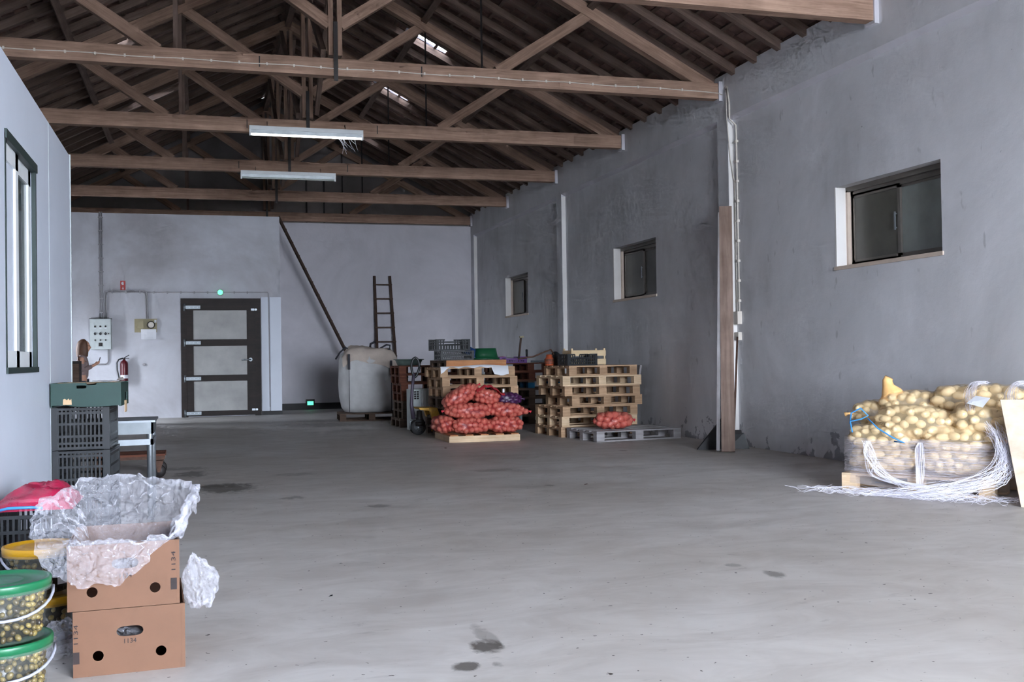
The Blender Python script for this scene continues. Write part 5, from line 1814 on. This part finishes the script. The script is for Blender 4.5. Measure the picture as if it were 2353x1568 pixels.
for s in (-1, 1):
    MB().grid(12, 8, lambda i, j, s=s: (.06 + .125 * math.cos(PI * j / 7), s * .098 + .045 * math.sin(PI * j / 7) * math.cos(2 * PI * i / 12), max(0.0, .045 + .05 * math.sin(PI * j / 7) * math.sin(2 * PI * i / 12))), True).build('shoe', 'shoe', person, True)


def hair_fn(i, j):
    v = j / 17
    a = PI * (.30 + 1.40 * i / 27)       # opens towards the face (+x)
    if v < .45:
        p_ = v / .45 * PI * .5
        r, z = math.sin(p_), 1.476 + .128 * math.cos(p_)
    else:
        f = (v - .45) / .55
        r, z = 1.0 + .10 * math.sin(PI * f) - .05 * f, 1.476 - .19 * f
    k = 1 + .05 * nz(math.cos(a) * 3, math.sin(a) * 3, 0, 3, 5) * v
    return (.025 + .112 * r * math.cos(a) * k, .091 * r * math.sin(a) * k, z)


h = MB().grid(28, 18, hair_fn).build('hair', 'hair', person, True)
sd = h.modifiers.new('solid', 'SOLIDIFY')
sd.thickness = .014
MB().grid(14, 5, lambda i, j: (-.05 + .03 * (j - 2) * .4 + .015 * math.cos(i * .5), -.17 + .34 * i / 13, 1.318 - .03 * ((i - 6.5) / 6.5) ** 2 - .012 * j)).build('pink_collar', 'shirt_pink', person, True)
MB().tube([(.128, -.05, 1.488), (.133, -.02, 1.49), (.138, 0, 1.492), (.133, .02, 1.49), (.128, .05, 1.488)], .003, 5).tube([(.128, -.062, 1.488), (.04, -.08, 1.49)], .003, 5).tube([(.128, .062, 1.488), (.04, .08, 1.49)], .003, 5).build('glasses', 'iron_dark', person, True)
tag(beam('phone', person.matrix_basis @ Vector((.275, 0, 1.15)), person.matrix_basis @ Vector((.315, 0, 1.27)), .07, .009, 'phone', None, (1, 0, 0)), 'dark phone held up in the hands of the person', 'phone')

t = thing('chair', 'dark high-backed chair in front of the standing person', 'chair', (-2.27, 20.62, 0))
for x in (-.2, .2):
    MB().bar((x, 0, 0), (x, -.03, 1.205), .04, .04).build('back_post', 'door_wood', t)
    MB().bar((x, .40, 0), (x, .40, .62), .04, .04).build('leg', 'door_wood', t)
    MB().bar((x, 0, .28), (x, .4, .28), .025, .03).build('stretcher', 'door_wood', t)
MB().bar((-.2, -.03, 1.18), (.2, -.03, 1.18), .03, .05).build('top_rail', 'door_wood', t)
MB().bar((-.2, -.015, .72), (.2, -.015, .72), .03, .05).build('lower_rail', 'door_wood', t)
MB().box(-.18, .18, -.03, -.01, .74, 1.16).build('back_panel', 'pallet_dark', t)
MB().box(-.22, .22, -.01, .43, .61, .65).build('seat', 'door_wood', t)

# ------------------------------------------------------------------ produce beyond the individual ones
for (kind, mt), mb_ in overflow.items():
    o = mb_.build({'onion': 'onions', 'potato': 'potatoes', 'olive': 'olives'}[kind], None, None, True)
    o.data.materials.append(bpy.data.materials[mt])
    lab = {'onion': 'the remaining tightly packed onions deeper in the net bags', 'potato': 'the remaining tightly packed potatoes deeper in the net bags', 'olive': 'remaining olives in the yellow-lidded buckets'}[kind]
    if 'purple' in mt:
        lab = 'the remaining purple onions deeper in the dark purple bag'
    tag(o, lab, kind, None, 'stuff')

# ------------------------------------------------------------------ small scraps on the floor
random.seed(21)
for k, (x, y, s, mt) in enumerate(((3.3, 8.9, .02, 'rust'), (3.0, 13.2, .03, 'rust'), (5.25, 12.9, .035, 'paper'), (5.6, 12.8, .03, 'paper'), (.75, 6.0, .012, 'black_plastic'), (-.0, 5.3, .012, 'black_plastic'), (.6, 5.2, .01, 'black_plastic'))):
    o = MB().add([(-s, -s * .6, 0), (s, -s * .4, .004), (s * .8, s * .7, .008), (-s * .5, s * .6, .003)], [(0, 1, 2, 3)]).build('litter', mt, None, False, (x, y, .002), (0, 0, k))
    tag(o, ['small brown leaf on the floor left of the potato pallet', 'dark scrap on the floor in front of the onion pile', 'white paper scrap on the floor before the grey pallet', 'second white paper scrap right of the first by the grey pallet', 'tiny black speck on the floor in mid view', 'tiny black speck on the floor beside the dolly', 'tiny black speck on the floor near the cardboard boxes'][k], 'litter')
